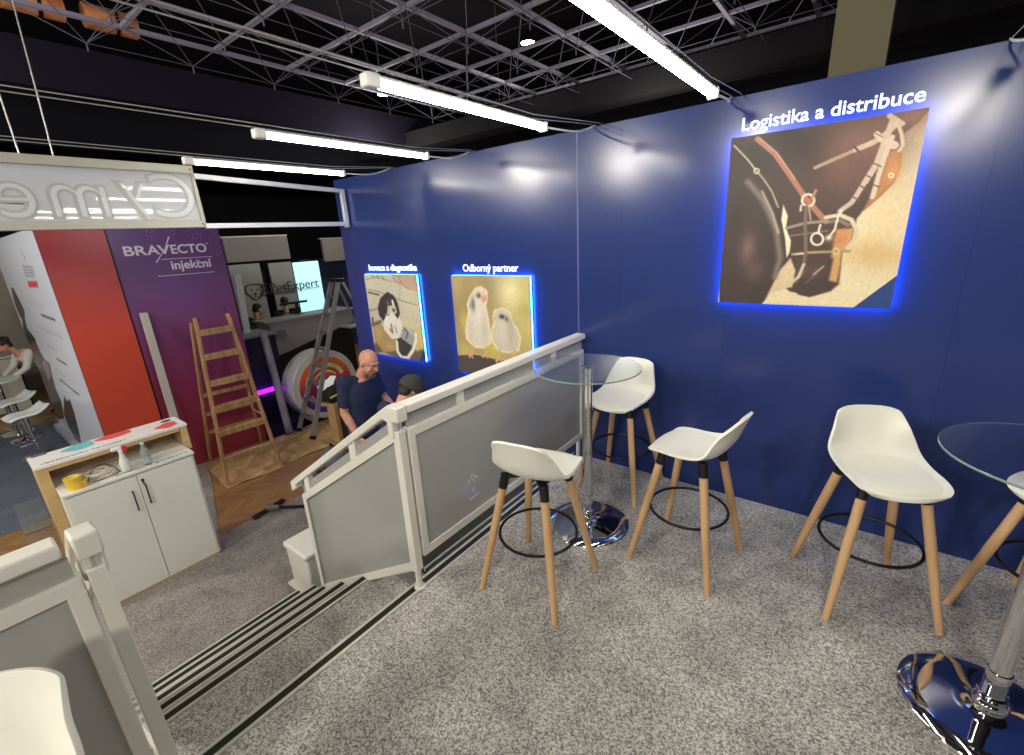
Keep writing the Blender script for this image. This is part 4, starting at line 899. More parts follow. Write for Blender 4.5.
P('hinge', MB().tube([tl + V3(-.03, -.05, .0), tl + V3(-.03, .06, .0)], .012, 8), STEEL); P('hinge', MB().tube([tr + V3(-.03, -.05, .0), tr + V3(-.03, .05, .0)], .012, 8), STEEL)
P('hook', MB().tube([tr + V3(0, 0, .02), tr + V3(0, -.02, .10), tr + V3(0, -.05, .12)], .004, 6), BLACK_METAL)
P('spreader_cord', MB().tube([lerp(fr_, tr, .35), lerp(br, tr, .4) + V3(0, 0, -.16), lerp(br, tr, .45)], .004, 6), CABLE_W)

t = thing('step_ladder', (-6.6, 3.5, FLOOR_Z), 'tall aluminium step ladder in front of the round grey drum', 'ladder'); P = parts_of(t)
fl, fr_ = V3(-6.84, 3.12, FLOOR_Z + .022), V3(-6.335, 3.07, FLOOR_Z + .022); tl, tr = V3(-6.68, 4.03, 1.22), V3(-6.50, 4.03, 1.23)
bl, br = V3(-6.92, 4.98, FLOOR_Z + .004), V3(-6.25, 4.98, FLOOR_Z + .004)
LADDER_ALU = mat('ladder aluminium', (165, 165, 170), .45, .55)
for a, b in ((fl, tl), (fr_, tr)):
    r = P('rail', MB().bar(lerp(a, b, .012), b, .026, .075, (0, 1, .4)), LADDER_ALU, bevel=.004)
    P('rubber_foot', MB().bar(a, lerp(a, b, .022), .036, .085, (0, 1, .4)), BLACK_PLASTIC, r)
for a, b in ((bl, tl + V3(0, .07, -.02)), (br, tr + V3(0, .07, -.02))): P('rear_rail', MB().bar(a, b, .022, .04, (0, 1, .4)), LADDER_ALU, bevel=.003)
for k in range(8): P('step', MB().bar(lerp(fl, tl, .115 + .112 * k), lerp(fr_, tr, .115 + .112 * k), .085, .028, (0, 0, 1)), mat('ladder step', (120, 120, 128), .5, .4) if k == 0 else bpy.data.materials['ladder step'], bevel=.003)
P('platform', MB().box(-6.75, -6.42, 4.06, 4.30, .48, .505), LADDER_ALU, bevel=.004)
P('top_cap', MB().box(-6.715, -6.465, 3.985, 4.13, 1.215, 1.265), BLACK_PLASTIC, bevel=.01)
P('rear_brace', MB().bar(lerp(bl, tl, .3), lerp(br, tr, .3), .02, .03), LADDER_ALU)

tag(obj('leaning_batten', MB().bar((-6.62, 1.55, FLOOR_Z + .012), (-7.005, 1.642, 1.09), .085, .03, (1, 0, 0)), mat('pale grey batten', (186, 182, 174), .5), bevel=.004), 'pale grey batten leaning on the purple panel beside the red one', 'batten')
tag(obj('leaning_tube', MB().cyl((-6.93, 3.02, FLOOR_Z + .02), (-7.38, 3.14, .52), .055, .055, 24), mat('grey plastic tube', (136, 134, 150), .45)), 'grey tube leaning between the navy box and the drum', 'tube')
tag(obj('leaning_board', MB().bar((-7.88, 3.11, .475), (-7.55, 3.02, 1.42), .10, .03, (1, 0, 0)), mat('white primed board', (236, 236, 236), .5), bevel=.003), 'narrow white board leaning above the purple panel corner', 'board')

t = thing('display_plinth', (-7.8, 3.0, FLOOR_Z), 'dark navy box plinth with a violet light strip beside the purple panel', 'plinth'); P = parts_of(t)
P('body', MB().box(-8.3, -7.62, 2.62, 3.42, FLOOR_Z + .01, .42), mat('dark navy laminate', (26, 22, 52), .5), bevel=.003)
P('top_board', MB().box(-8.3, -7.60, 2.60, 3.44, .4205, .45), mat('grey plinth top', (140, 138, 146), .5))
P('light_strip', MB().cyl((-7.58, 2.80, -.46), (-7.58, 3.28, -.46), .035, n=16), mat('violet tube light', (170, 40, 240), .4, emit=3.2, emit_rgb=(170, 20, 255)))
P('strip_clip', MB().box(-7.62, -7.55, 2.775, 2.80, -.50, -.42), BLACK_PLASTIC)

# round drum with the ring emblem
bcx, bcy, bcz, br_ = -6.96, 3.79, -.462, .58
t = thing('round_drum', (bcx, bcy, FLOOR_Z), 'grey round drum kiosk with orange and purple ring emblem', 'drum'); P = parts_of(t)
DRUM = mat('grey drum laminate', (206, 204, 206), .4)
P('body', MB().lathe([(0, -.36), (br_ - .01, -.36), (br_, -.35), (br_, -.012), (br_ - .01, 0), (0, 0)], (bcx, bcy, bcz), 80, 'X'), DRUM, smooth=30)
em = P('emblem', MB().lathe([(0, .001), (.47, .001), (.47, .005), (0, .006)], (bcx, bcy, bcz), 72, 'X'), grad_print('orange to purple print', [(.1, (86, 50, 160)), (.45, (150, 50, 110)), (.7, (226, 92, 60)), (1, (236, 120, 60))], 'Z', .16, 1.0))
def ring_print(r0, r1, a0, a1, dx, m, nm, cy=0., cz=0.):
    n = 40; poly = [(cy + r1 * math.cos(a0 + (a1 - a0) * k / n), cz + r1 * math.sin(a0 + (a1 - a0) * k / n)) for k in range(n + 1)] + [(cy + r0 * math.cos(a1 + (a0 - a1) * k / n), cz + r0 * math.sin(a1 + (a0 - a1) * k / n)) for k in range(n + 1)]
    vs = [(bcx + dx, bcy + p[0], bcz + p[1]) for p in poly]; N = n + 1
    P(nm, MB().add(vs, [(i, i + 1, 2 * N - 2 - i, 2 * N - 1 - i) for i in range(n)]), m, em, smooth=0)
CREAM = mat('cream print', (238, 228, 190), .4)
ring_print(.30, .37, PI * .12, PI * 1.02, .0072, CREAM, 'emblem_ring'); ring_print(.30, .37, PI * 1.12, PI * 1.92, .0072, CREAM, 'emblem_ring')
ring_print(.215, .25, PI * .2, PI * .8, .0074, CREAM, 'emblem_ring')
P('emblem_centre', MB().prism([(-.17, -.06), (-.10, -.10), (0, -.04), (.06, -.06), (.10, -.16), (.14, -.15), (.12, .0), (.19, .10), (.10, .13), (.0, .08), (-.10, .12), (-.17, .06)], (bcx + .0075, bcy, bcz), (0, 1, 0), (0, 0, 1), .001), mat('white print', (236, 246, 236), .4, emit=.3), em, smooth=0)  # white centre mark, brightened by an added glow
P('foot_block', MB().box(bcx - .30, bcx - .06, bcy - .3, bcy - .2, FLOOR_Z + .005, -.93), BLACK_PLASTIC)
P('foot_block', MB().box(bcx - .30, bcx - .06, bcy + .2, bcy + .3, FLOOR_Z + .005, -.93), BLACK_PLASTIC)

# crumpled brown paper sheet on the floor
def paper(u, v):
    x = -6.93 + 1.02 * v; y = 1.70 + .1 * (1 - v) + 2.2 * u
    q = Vector((x * 3.4 + y * .8, y * 1.1, 0)); r1, r2 = abs(noise.noise(q * 1.1 + Vector((9, 2, 0)))), abs(noise.noise(q * 2.1 + Vector((1, 7, 0)))); h = .055 * max(0, 1 - r1 * 5) + .035 * max(0, 1 - r2 * 4.5) + .03 * abs(noise.noise(q * .8 + Vector((3, 1, 0)))) + noise.noise(q * 5) * .004
    e = min(u, 1 - u, v, 1 - v) * 8
    for fx, fy in ((-6., 1.74), (-5.94, 2.385), (-6.98, 1.9), (-6.9, 2.57), (-6.84, 3.12), (-6.335, 3.07), (-6.0, 3.28), (-5.88, 3.4), (-5.58, 3.23), (-6.62, 1.55), (-6.9, 1.55)): h *= min(1, max(0, math.hypot(x - fx, y - fy) - .12) / .12)
    return V3(x + .05 * noise.noise(Vector((y * 2, 5, v))), y, FLOOR_Z + .002 + max(0, h - .010) * min(1, .35 + e))
o = obj('paper_sheet', MB().grid(paper, 130, 60), noisy('brown kraft paper', (164, 132, 90), (186, 154, 110), 5, .5, 4, .15, None), None, smooth=0)
o.data.polygons.foreach_set('use_smooth', [True] * len(o.data.polygons)); tag(o, 'crumpled brown paper sheet spread under the two ladders', 'paper sheet')

# vacuum cleaner
t = thing('vacuum_cleaner', (-5.0, 2.3, FLOOR_Z), 'grey and black vacuum cleaner with its floor head by the stair rail', 'vacuum cleaner'); P = parts_of(t)
hd = MB().bar((-4.93, 1.58, FLOOR_Z + .022), (-5.02, 1.96, FLOOR_Z + .022), .06, .036)
P('floor_head', hd, BLACK_PLASTIC, bevel=.012)
P('head_joint', MB().tube([(-4.96, 1.77, FLOOR_Z + .045), (-4.89, 1.79, FLOOR_Z + .06), (-4.80, 1.82, FLOOR_Z + .075)], [.045, .035, .024], 12), mat('grey vacuum plastic', (110, 112, 112), .5))
P('tube', MB().tube([(-4.80, 1.82, FLOOR_Z + .075), (-4.22, 2.02, FLOOR_Z + .19)], .018, 12), BLACK_METAL)
P('body', MB().lathe([(0, .001), (.15, .005), (.17, .04), (.165, .15), (.12, .21), (0, .225)], (-5.30, 2.80, FLOOR_Z + .03), 28), bpy.data.materials['grey vacuum plastic'], smooth=60)
P('hose', MB().tube([(-5.15 + .30 * math.cos(a), 2.72 + .22 * math.sin(a), FLOOR_Z + .05 + .05 * math.sin(a * .5)) for a in [k / 40 * 1.7 * PI + .4 for k in range(41)]], .024, 10), BLACK_PLASTIC)
P('handle', MB().tube([(-5.18, 2.76, FLOOR_Z + .22), (-5.22, 2.78, FLOOR_Z + .30), (-5.36, 2.82, FLOOR_Z + .30), (-5.42, 2.84, FLOOR_Z + .22)], .013, 8), BLACK_PLASTIC)
for s in (-1, 1): P('wheel', MB().cyl((-5.30 + s * .15, 2.80 - .02, FLOOR_Z + .05), (-5.30 + s * .175, 2.80 - .02, FLOOR_Z + .05), .05, n=20), BLACK_PLASTIC)

# white lidded bin at the stair foot
t = thing('lidded_bin', (-3.45, 1.45, FLOOR_Z), 'white lidded bin standing at the foot of the stairs', 'bin'); P = parts_of(t)
BINW = mat('white bin plastic', (224, 222, 212), .4)
P('body', MB().prism([(-.16, 0), (.16, 0), (.175, .36), (-.175, .36)], (-3.42, 1.62, FLOOR_Z + .03), (1, 0, 0), (0, 0, 1), .29), BINW, bevel=.015)
P('lid', MB().box(-3.605, -3.235, 1.315, 1.635, FLOOR_Z + .393, FLOOR_Z + .45), BINW, bevel=.02)
P('base_plate', MB().box(-3.64, -3.24, 1.30, 1.66, FLOOR_Z + .001, FLOOR_Z + .028), BINW, bevel=.005)

# carton, work bag
t = thing('cardboard_box', (-5.9, 3.32, FLOOR_Z), 'tall narrow cardboard box standing behind the bald man', 'box'); P = parts_of(t)
KR = noisy('cardboard', (168, 134, 92), (182, 148, 104), 6, .8)
P('carton', MB().box(-6.03, -5.83, 3.22, 3.46, FLOOR_Z + .02, -.40), KR, bevel=.003)
P('flap', MB().bar((-5.83, 3.34, -.40), (-5.73, 3.34, -.46), .22, .005, (1, 0, 0)), KR)
t = thing('work_bag', (-5.93, 3.36, -.39), 'black bag with a yellow stripe lying on the cardboard box', 'bag'); P = parts_of(t)
P('body', MB().prism([(-.19, .005), (.16, .005), (.19, .10), (.17, .24), (.0, .22), (-.18, .17)], (-5.80, 3.34, -.395), (0, 1, 0), (0, 0, 1), -.2), mat('black nylon', (24, 24, 26), .7), bevel=.03)
P('stripe', MB().bar((-5.797, 3.17, -.30), (-5.797, 3.50, -.24), .003, .028), mat('yellow reflective stripe', (226, 222, 96), .5))
t = thing('black_case', (-5.6, 3.25, FLOOR_Z), 'slim black case with white print beside the cardboard box', 'case'); P = parts_of(t)
P('body', MB().box(-5.66, -5.50, 3.18, 3.27, FLOOR_Z + .02, -.28), mat('black case shell', (26, 26, 28), .5), bevel=.01)
P('print', MB().box(-5.4995, -5.498, 3.195, 3.255, -.92, -.66), mat('white case print', (206, 206, 206), .5))

# acrylic leaflet holder beside the counter
ACR = mat('clear acrylic', (236, 240, 242), .03, 0, .5, 0, .95, 1.12)
t = thing('leaflet_stand', (-5.05, .08, FLOOR_Z), 'clear acrylic leaflet stand beside the oak end of the counter', 'leaflet stand'); P = parts_of(t)
P('back_sheet', MB().bar((-5.0, .10, -1.03), (-5.12, .10, -.08), .16, .006, (1, 0, 0)), ACR)
P('tray', MB().box(-5.10, -4.98, .02, .18, -.30, -.294).box(-4.986, -4.980, .02, .18, -.294, -.16), ACR)
P('base', MB().box(-5.15, -4.90, .0, .185, FLOOR_Z + .001, FLOOR_Z + .012), ACR)

# ------------------------------------------------------------------ white bar stools and table far off on the slate carpet
SWOOP = mat('white abs seat', (226, 234, 234), .3)
def swoop_stool(loc, rz, label, first=None):
    if first: return dup(first, loc, rz, label)
    t = thing('bar_stool', (0, 0, 0), label, 'bar stool', 'white swivel stools of the neighbouring stand', 0)
    def sp(a, b):
        s = a * 2 - 1; y = .20 - .46 * b; z = .66 + .10 * max(0, (b - .6) / .4) ** 1.6 - .035 * max(0, (.25 - b) / .25) ** 2
        return V3(.19 * s * (1 - .12 * abs(2 * b - 1) ** 3), y, z + .018 * s * s)
    obj('seat', MB().grid(sp, 13, 15), SWOOP, t, smooth=60, solid=.03)
    obj('column', MB().lathe([(.022, .03), (.022, .40), (.028, .402), (.028, .62)], n=20), CHROME, t)
    obj('base', MB().lathe([(0, 0), (.20, .0), (.20, .006), (.08, .022), (.03, .05), (0, .05)], n=36), CHROME, t, smooth=50)
    obj('footrest', MB().tube([(.02, .0, .26), (.14, .05, .25), (.14, .18, .25), (-.14, .18, .25), (-.14, .05, .25), (-.02, 0, .26)], .009, 8), CHROME, t)
    t.location = loc; t.rotation_euler.z = rz; return t
w1 = swoop_stool((-9.6, .50, FLOOR_Z), D(190), 'white swivel stool with chrome foot nearest the white display panel')
swoop_stool((-10.75, .50, FLOOR_Z), D(195), 'white swivel stool second from the white display panel end', w1)
t = thing('bar_table', (-11.3, .44, FLOOR_Z), 'round white table with a chrome foot behind the swivel stools', 'bar table'); P = parts_of(t)
P('table_top', MB().lathe([(0, .93), (.29, .93), (.30, .94), (.30, .955), (0, .957)], (-11.3, .44, FLOOR_Z), 48), SWOOP)
P('column', MB().cyl((-11.3, .44, FLOOR_Z + .02), (-11.3, .44, FLOOR_Z + .928), .03), CHROME)
P('foot', MB().lathe([(0, 0), (.22, 0), (.22, .008), (.03, .03), (0, .03)], (-11.3, .44, FLOOR_Z), 36), CHROME)
t = thing('reception_counter', (-13.2, .4, FLOOR_Z), 'grey boxy counter behind the round white table', 'counter'); P = parts_of(t)
P('body', MB().box(-13.6, -13.0, -1.5, .86, FLOOR_Z + .01, .02), mat('taupe laminate', (176, 172, 160), .6), bevel=.004)
P('top', MB().box(-13.65, -12.95, -1.55, .90, .021, .06), mat('light counter top', (190, 190, 186), .5), bevel=.004)
structure('wall_partition', MB().box(-15.2, -15.1, -3, 2.2, FLOOR_Z, 2.2), mat('taupe wall', (150, 146, 132), .7))
t = thing('metal_frame', (-12.4, .55, FLOOR_Z), 'thin black rectangular metal frame beside the stooping person', 'frame'); P = parts_of(t)
fm = MB()
for a, b in (((-12.4, .2, .52), (-12.4, .82, .47)), ((-12.4, .2, .52), (-12.4, .2, -1.04)), ((-12.4, .82, .47), (-12.4, .82, -1.04))): fm.bar(a, b, .03, .03, (1, 0, 0))
P('frame', fm, BLACK_METAL)

# ------------------------------------------------------------------ the stand far behind: three panels, lettering, desk
DG = mat('dark grey sign letters', (62, 66, 72), .5)
hp = [(-.17, .14), (-.06, .165), (.06, .165), (.17, .14), (.20, .03), (.15, -.08), (.11, -.06), (.09, -.15), (0, -.185), (-.09, -.15), (-.11, -.06), (-.15, -.08), (-.20, .03)]
GREYW = mat('grey-white panel', (150, 154, 152), .6); BX = -11.0
for y0, y1, z0, z1, lab, m in ((4.27, 4.925, -.75, 1.47, 'grey hanging panel carrying the dog head outline', GREYW), (5.12, 5.66, .36, 1.45, 'grey hanging panel in the middle of the far stand lettering', GREYW),
                               (5.70, 6.35, .10, 1.42, 'glowing pale cyan panel on the far stand', mat('lit cyan panel', (190, 232, 236), .5, emit=.75, emit_rgb=(178, 234, 240)))):
    t = thing('hanging_banner', (BX, (y0 + y1) / 2, z0), lab, 'banner', 'hanging banners of the far stand'); P = parts_of(t)
    P('board', MB().box(BX - .04, BX, y0, y1, z0, z1), m, bevel=.003)
    if 'dog' in lab:
        P('outline', MB().tube([(BX + .014, 4.70 + a, .86 + b) for a, b in hp], .012, 6, closed=True), DG)
        for s in (-.06, .06): P('eye', MB().lathe([(.018, .002), (.018, .014), (0, .016)], (BX, 4.70 + s, .90), 14, 'X'), DG)
        P('nose', MB().prism([(-.04, .03), (.04, .03), (0, -.035)], (BX + .002, 4.70, .80), ux, vz, .012), DG)
        P('mouth', MB().tube([(BX + .012, 4.64, .72), (BX + .012, 4.70, .755), (BX + .012, 4.76, .72)], .008, 6), DG)
    for y in (y0 + .12, y1 - .12): P('hanger', MB().tube([(BX - .02, y, z1), (BX - .02, y, 1.53)], .004, 6), BLACK_METAL)
t = thing('stand_lettering', (BX, 5.0, .8), 'dark grey PetExpert lettering across the far hanging panels', 'lettering'); P = parts_of(t)
P('lettering', lettering('PetExpert', .3, (BX + .06, 5.03, .80), ux, vz, 1.20, .27, .004, .0), DG, smooth=0)
P('letter', lettering('E', .3, (BX + .06, 4.86, .81), ux, vz, .11, .20, .004, .0), DG, smooth=0)
P('support_rail', MB().box(BX + .03, BX + .052, 4.82, 6.26, .775, .785), DG)
for y0, y1, z0, z1, lab in ((4.33, 5.74, 1.52, 2.04, 'long grey header board above the far hanging panels'), (6.62, 7.6, 1.38, 1.93, 'grey header board beside the end of the navy wall')):  # header boards
    t = thing('header_board', (-11.1, (y0 + y1) / 2, z0), lab, 'header board', 'header boards of the far stand'); P = parts_of(t)
    P('board', MB().box(-11.2, -11.12, y0, y1, z0, z1), mat('grey header', (124, 120, 118), .6) if 'grey header' not in bpy.data.materials else bpy.data.materials['grey header'], bevel=.004)
    P('top_profile', MB().box(-11.21, -11.11, y0 - .05, y1, z1 + .001, z1 + .03), ALU)
structure('wall_partition', MB().box(-11.9, -11.8, 6.3, 8.2, FLOOR_Z, 1.45), mat('dusk blue wall', (44, 50, 84), .6))
structure('wall_partition', MB().box(-14.0, -13.9, 2.2, 6.3, FLOOR_Z, 1.2), DARK_HALL)
t = thing('reception_desk', (-9.2, 4.7, FLOOR_Z), 'slanted grey desk in front of the glowing cyan panel', 'desk'); P = parts_of(t)
DESK = mat('grey desk laminate', (150, 148, 152), .5)
P('top', MB().box(-9.75, -9.15, 3.98, 5.95, .36, .40), DESK, bevel=.004)
P('front', MB().prism([(4.05, .355), (5.90, .355), (5.92, .10), (4.30, -.26), (4.05, -.30)], (-9.2, 0, 0), ux, vz, .03), DESK, bevel=.003)
P('side', MB().box(-9.72, -9.22, 4.05, 4.10, FLOOR_Z + .01, .355), DESK)
P('base', MB().box(-9.70, -9.24, 4.14, 5.88, FLOOR_Z + .01, .09), BLACK_PLASTIC)
P('drawer', MB().box(-9.165, -9.155, 4.12, 4.34, .05, .20), mat('desk notice', (110, 112, 126), .5))
t = thing('side_desk', (-9.0, 3.6, FLOOR_Z), 'cluttered low desk with pale papers behind the navy plinth', 'desk'); P = parts_of(t)
P('top', MB().box(-9.3, -8.55, 3.05, 3.85, .05, .09), DESK, bevel=.003); P('paper', MB().bar((-8.7, 3.1, .10), (-8.75, 3.75, .115), .18, .006, (0, 0, 1)), mat('paper white', (200, 202, 208), .6))
P('base', MB().box(-9.25, -8.65, 3.1, 3.8, FLOOR_Z + .01, .049), BLACK_PLASTIC)
t = thing('monitor', (-10.2, 5.0, .40), 'dark monitor standing on the far desk before the grey panel', 'monitor'); P = parts_of(t)
P('screen', MB().box(-9.66, -9.62, 4.55, 5.15, .62, .665), BLACK_PLASTIC, bevel=.004); P('stem', MB().box(-9.66, -9.62, 4.88, 4.93, .41, .62), BLACK_PLASTIC); P('foot', MB().box(-9.72, -9.55, 4.8, 5.0, .401, .41), BLACK_PLASTIC)
t = thing('round_bin', (-8.55, 3.55, FLOOR_Z), 'pale round bin in the shade behind the drum', 'bin'); P = parts_of(t)
P('shell', MB().lathe([(.13, 0), (.16, .55), (.17, .56), (.15, .56), (.12, .02), (0, .02)], (-8.15, 3.62, FLOOR_Z + .01), 28), mat('beige bin', (140, 132, 124), .6))

# ducts high above the lattice edge; the orange light on them is put into their colour
for y0, y1, lab in ((1.70, 2.32, 'orange lit duct end at the corner of the dark ceiling'), (2.55, 3.16, 'orange lit duct with torn lining beside the lattice edge')):
    t = thing('ceiling_duct', (-9.3, (y0 + y1) / 2, 5.0), lab, 'duct', 'orange ducts above the lattice'); P = parts_of(t)
    P('duct', MB().cyl((-9.5, y0, 5.12), (-9.5, y1, 5.12), .16, .16, 28), noisy('duct lining with painted orange light', (240, 160, 110), (190, 116, 76), 5, .8, 4, .2))
    P('strap', MB().lathe([(.162, -.02), (.17, -.02), (.17, .02), (.162, .02), (.162, -.02)], (-9.5, (y0 + y1) / 2 + .05, 5.12), 28, 'Y'), BLACK_METAL)
    P('hanger', MB().tube([(-9.5, (y0 + y1) / 2, 5.27), (-9.5, (y0 + y1) / 2, 6.3)], .008, 6), BLACK_METAL)
# ------------------------------------------------------------------ people
SKIN = noisy('skin', (206, 152, 126), (190, 134, 110), 30, .55, 3)
def ball(mb, c, r, rot=None, n=14):
    c = Vector(c); rx, ry, rz = (r, r, r) if isinstance(r, (int, float)) else r
    def fn(a, b):
        th, ph = 2 * PI * a, PI * (b * .998 + .001)
        q = Vector((rx * math.sin(ph) * math.cos(th), ry * math.sin(ph) * math.sin(th), rz * math.cos(ph)))
        return c + (rot @ q if rot else q)
    vs = [fn(i / n, j / (n // 2 + 1)) for j in range(n // 2 + 2) for i in range(n)]; m = n // 2 + 2
    fs = [(j * n + i, j * n + (i + 1) % n, (j + 1) * n + (i + 1) % n, (j + 1) * n + i) for j in range(m - 1) for i in range(n)]
    fs += [tuple(range(n)), tuple(reversed([(m - 1) * n + i for i in range(n)]))]
    mb.add(vs, fs)
def limb(mb, pts, rs, n=12):
    for i in range(len(pts) - 1): mb.tube([pts[i], pts[i + 1]], [rs[i], rs[i + 1]], n)
    for p, r in zip(pts, rs): ball(mb, p, r)
def loft(mb, secs, n=20):
    """closed body of elliptical sections (centre, half width along side, half depth along fwd, side, fwd)"""
    vs = []
    for c, a, b, sd, fw in secs:
        for k in range(n):
            t = 2 * PI * k / n; vs.append(Vector(c) + Vector(sd) * (a * math.copysign(abs(math.cos(t)) ** .85, math.cos(t))) + Vector(fw) * (b * math.copysign(abs(math.sin(t)) ** .85, math.sin(t))))
    m = len(secs); fs = [(j * n + i, j * n + (i + 1) % n, (j + 1) * n + (i + 1) % n, (j + 1) * n + i) for j in range(m - 1) for i in range(n)]
    fs += [tuple(reversed(range(n))), tuple((m - 1) * n + k for k in range(n))]
    mb.add(vs, fs)
def remeshed(name, mb, m, parent, voxel, smooth=2):
    o = obj(name, mb, m, parent, smooth=0)
    r = o.modifiers.new('r', 'REMESH'); r.mode = 'VOXEL'; r.voxel_size = voxel; r.use_smooth_shade = True
    s = o.modifiers.new('s', 'SMOOTH'); s.factor = .5; s.iterations = smooth
    dg = bpy.context.evaluated_depsgraph_get(); dg.update(); me = bpy.data.meshes.new_from_object(o.evaluated_get(dg))
    o.modifiers.clear(); o.data = me; me.polygons.foreach_set('use_smooth', [True] * len(me.polygons))
    return o

def person(loc, face_deg, h, label, J, head_tilt, shirt, trousers, hair=None, cap=None, beard=None, voxel=.008, shoes=(30, 30, 32), long_sleeve=False, hands=True):
    """J: joints in metres for a 1.78 m body; +X the person's own side, +Y forward"""
    t = thing('person', loc, label, 'person', None, D(face_deg - 90)); k = h / 1.78
    g = {n: Vector(v) * k for n, v in J.items()}
    pel, che, nek, hed = g['pelvis'], g['chest'], g['neck'], g['head']
    body = MB(); X = V3(1, 0, 0)
    up1 = (che - pel).normalized(); fw1 = X.cross(up1) * -1
    fw1 = up1.cross(X) if up1.cross(X).y > 0 else -up1.cross(X)
    def sec(p, q, f, a, b): return (lerp(p, q, f), a * k, b * k, X, fw1)
    torso = [sec(pel, che, -.22, .13, .10), sec(pel, che, 0, .165, .115), sec(pel, che, .35, .155, .105), sec(pel, che, .75, .172, .118), sec(pel, che, 1., .165, .105), sec(pel, che, 1.22, .10, .075)]
    loft(body, torso)
    limb(body, [lerp(pel, che, 1.15), nek, hed], [.062 * k, .058 * k, .056 * k])
    for s in ('r', 'l'):
        sh, el, wr = g['shoulder_' + s], g['elbow_' + s], g['wrist_' + s]
        limb(body, [sh, lerp(sh, el, .5), el, lerp(el, wr, .35), wr], [.058 * k, .050 * k, .040 * k, .042 * k, .026 * k])
        if hands:
            d = (wr - el).normalized(); pal = wr + d * .085 * k; sx = 1 if s == 'r' else -1
            side = d.cross(V3(sx, 0, 0)).normalized(); side = side if side.y > 0 else -side     # thumb side, forward
            nor = d.cross(side).normalized()
            limb(body, [wr, lerp(wr, pal, .5) + side * .012, pal + side * .022], [.024 * k, .022 * k, .014 * k]); limb(body, [wr, lerp(wr, pal, .5) - side * .012, pal - side * .022], [.022 * k, .021 * k, .013 * k]); limb(body, [lerp(wr, pal, .5), pal], [.02 * k, .015 * k])
            inw = V3(-sx, .2, 0)
            for q, (off, ln) in enumerate(((.027, .070), (.009, .080), (-.009, .074), (-.026, .058))):
                a = pal + side * off; b = a + (d + inw * .18).normalized() * ln * .5 * k; c = b + (d + inw * .7).normalized() * ln * .5 * k
                limb(body, [a, b, c], [.0095 * k, .0088 * k, .0076 * k], 8)
            a = lerp(wr, pal, .35) + side * .028; b = a + (d * .7 + side * .8).normalized() * .04 * k; c = b + (d + side * .25 + inw * .3).normalized() * .032 * k
            limb(body, [a, b, c], [.012 * k, .0105 * k, .009 * k], 8)
        hp, kn, an = g['hip_' + s], g['knee_' + s], g['ankle_' + s]
        limb(body, [hp, lerp(hp, kn, .4), kn, lerp(kn, an, .35), an], [.088 * k, .078 * k, .055 * k, .055 * k, .036 * k])
        toe = g['toe_' + s]; limb(body, [an + V3(0, -.03, -.04) * k, toe], [.036 * k, .028 * k])
    # head
    Rm = Matrix.Rotation(D(head_tilt[2]), 3, 'Z') @ Matrix.Rotation(D(head_tilt[1]), 3, 'Y') @ Matrix.Rotation(D(head_tilt[0]), 3, 'X')
    H = hed + Rm @ V3(0, .025, .095) * k
    hp_ = lambda x, y, z: H + Rm @ (V3(x, y, z) * k)
    ball(body, hp_(0, -.010, .025), (.077 * k, .096 * k, .095 * k), Rm, 20)
    ball(body, hp_(0, .028, -.030), (.064 * k, .068 * k, .080 * k), Rm, 18)
    ball(body, hp_(0, .055, -.083), (.036 * k, .034 * k, .030 * k), Rm)
    limb(body, [hp_(0, .090, .012), hp_(0, .112, -.022)], [.010 * k, .0155 * k], 8)
    ball(body, hp_(0, .083, .030), (.052 * k, .016 * k, .012 * k), Rm)
    ball(body, hp_(0, .090, -.056), (.024 * k, .012 * k, .010 * k), Rm)
    for s in (-1, 1): ball(body, hp_(s * .079, -.008, -.004), (.011 * k, .020 * k, .033 * k), Rm); ball(body, hp_(s * .045, .068, -.025), (.022 * k, .020 * k, .022 * k), Rm)
    remeshed('body', body, SKIN, t, voxel)
    for s in (-1, 1):
        e = MB(); ball(e, hp_(s * .031, .0835, .012), .0105 * k, None, 12); eo = obj('eye', e, bpy.data.materials.get('eye white') or mat('eye white', (150, 138, 130), .4), t)
        e = MB(); ball(e, hp_(s * .031, .0915, .009), .0050 * k, None, 10); obj('iris', e, bpy.data.materials.get('iris') or mat('iris', (50, 40, 34), .2), eo)
        e = MB().tube([hp_(s * .014, .094, .033), hp_(s * .034, .096, .038), hp_(s * .054, .080, .032)], [.004 * k, .005 * k, .003 * k], 6); obj('eyebrow', e, bpy.data.materials.get('brow hair') or mat('brow hair', (96, 74, 60), .8), t)
    if beard:
        b = MB(); ball(b, hp_(0, .070, -.090), (.046 * k, .046 * k, .042 * k), Rm); limb(b, [hp_(-.034, .088, -.078), hp_(-.026, .103, -.048), hp_(0, .111, -.041), hp_(.026, .103, -.048), hp_(.034, .088, -.078)], [.011 * k, .0055 * k, .005 * k, .0055 * k, .011 * k], 8)
        remeshed('beard', b, mat('grey brown beard', beard, .9), t, .005, 1)
    if hair:
        b = MB(); ball(b, hp_(0, -.022, .040), (.085 * k, .096 * k, .093 * k), Rm, 18); ball(b, hp_(0, -.06, -.02), (.070 * k, .05 * k, .07 * k), Rm); remeshed('hair', b, mat('dark hair', hair, .7), t, .008)
    if cap:
        b = MB()
        def dome(a, v):
            th = 2 * PI * a; ph = v * PI * .56
            return hp_(.100 * math.sin(ph) * math.cos(th), -.012 + .120 * math.sin(ph) * math.sin(th), .012 + .122 * math.cos(ph))
        b.grid(dome, 36, 12, closed_u=True); cm = mat('charcoal cap cloth', cap, .85)
        c = obj('cap', b, cm, t, smooth=80, solid=.006)
        b = MB(); ball(b, hp_(0, 0, .137), .008 * k); obj('button', b, cm, c)
    # clothes
    s_ = MB(); gsh = .016
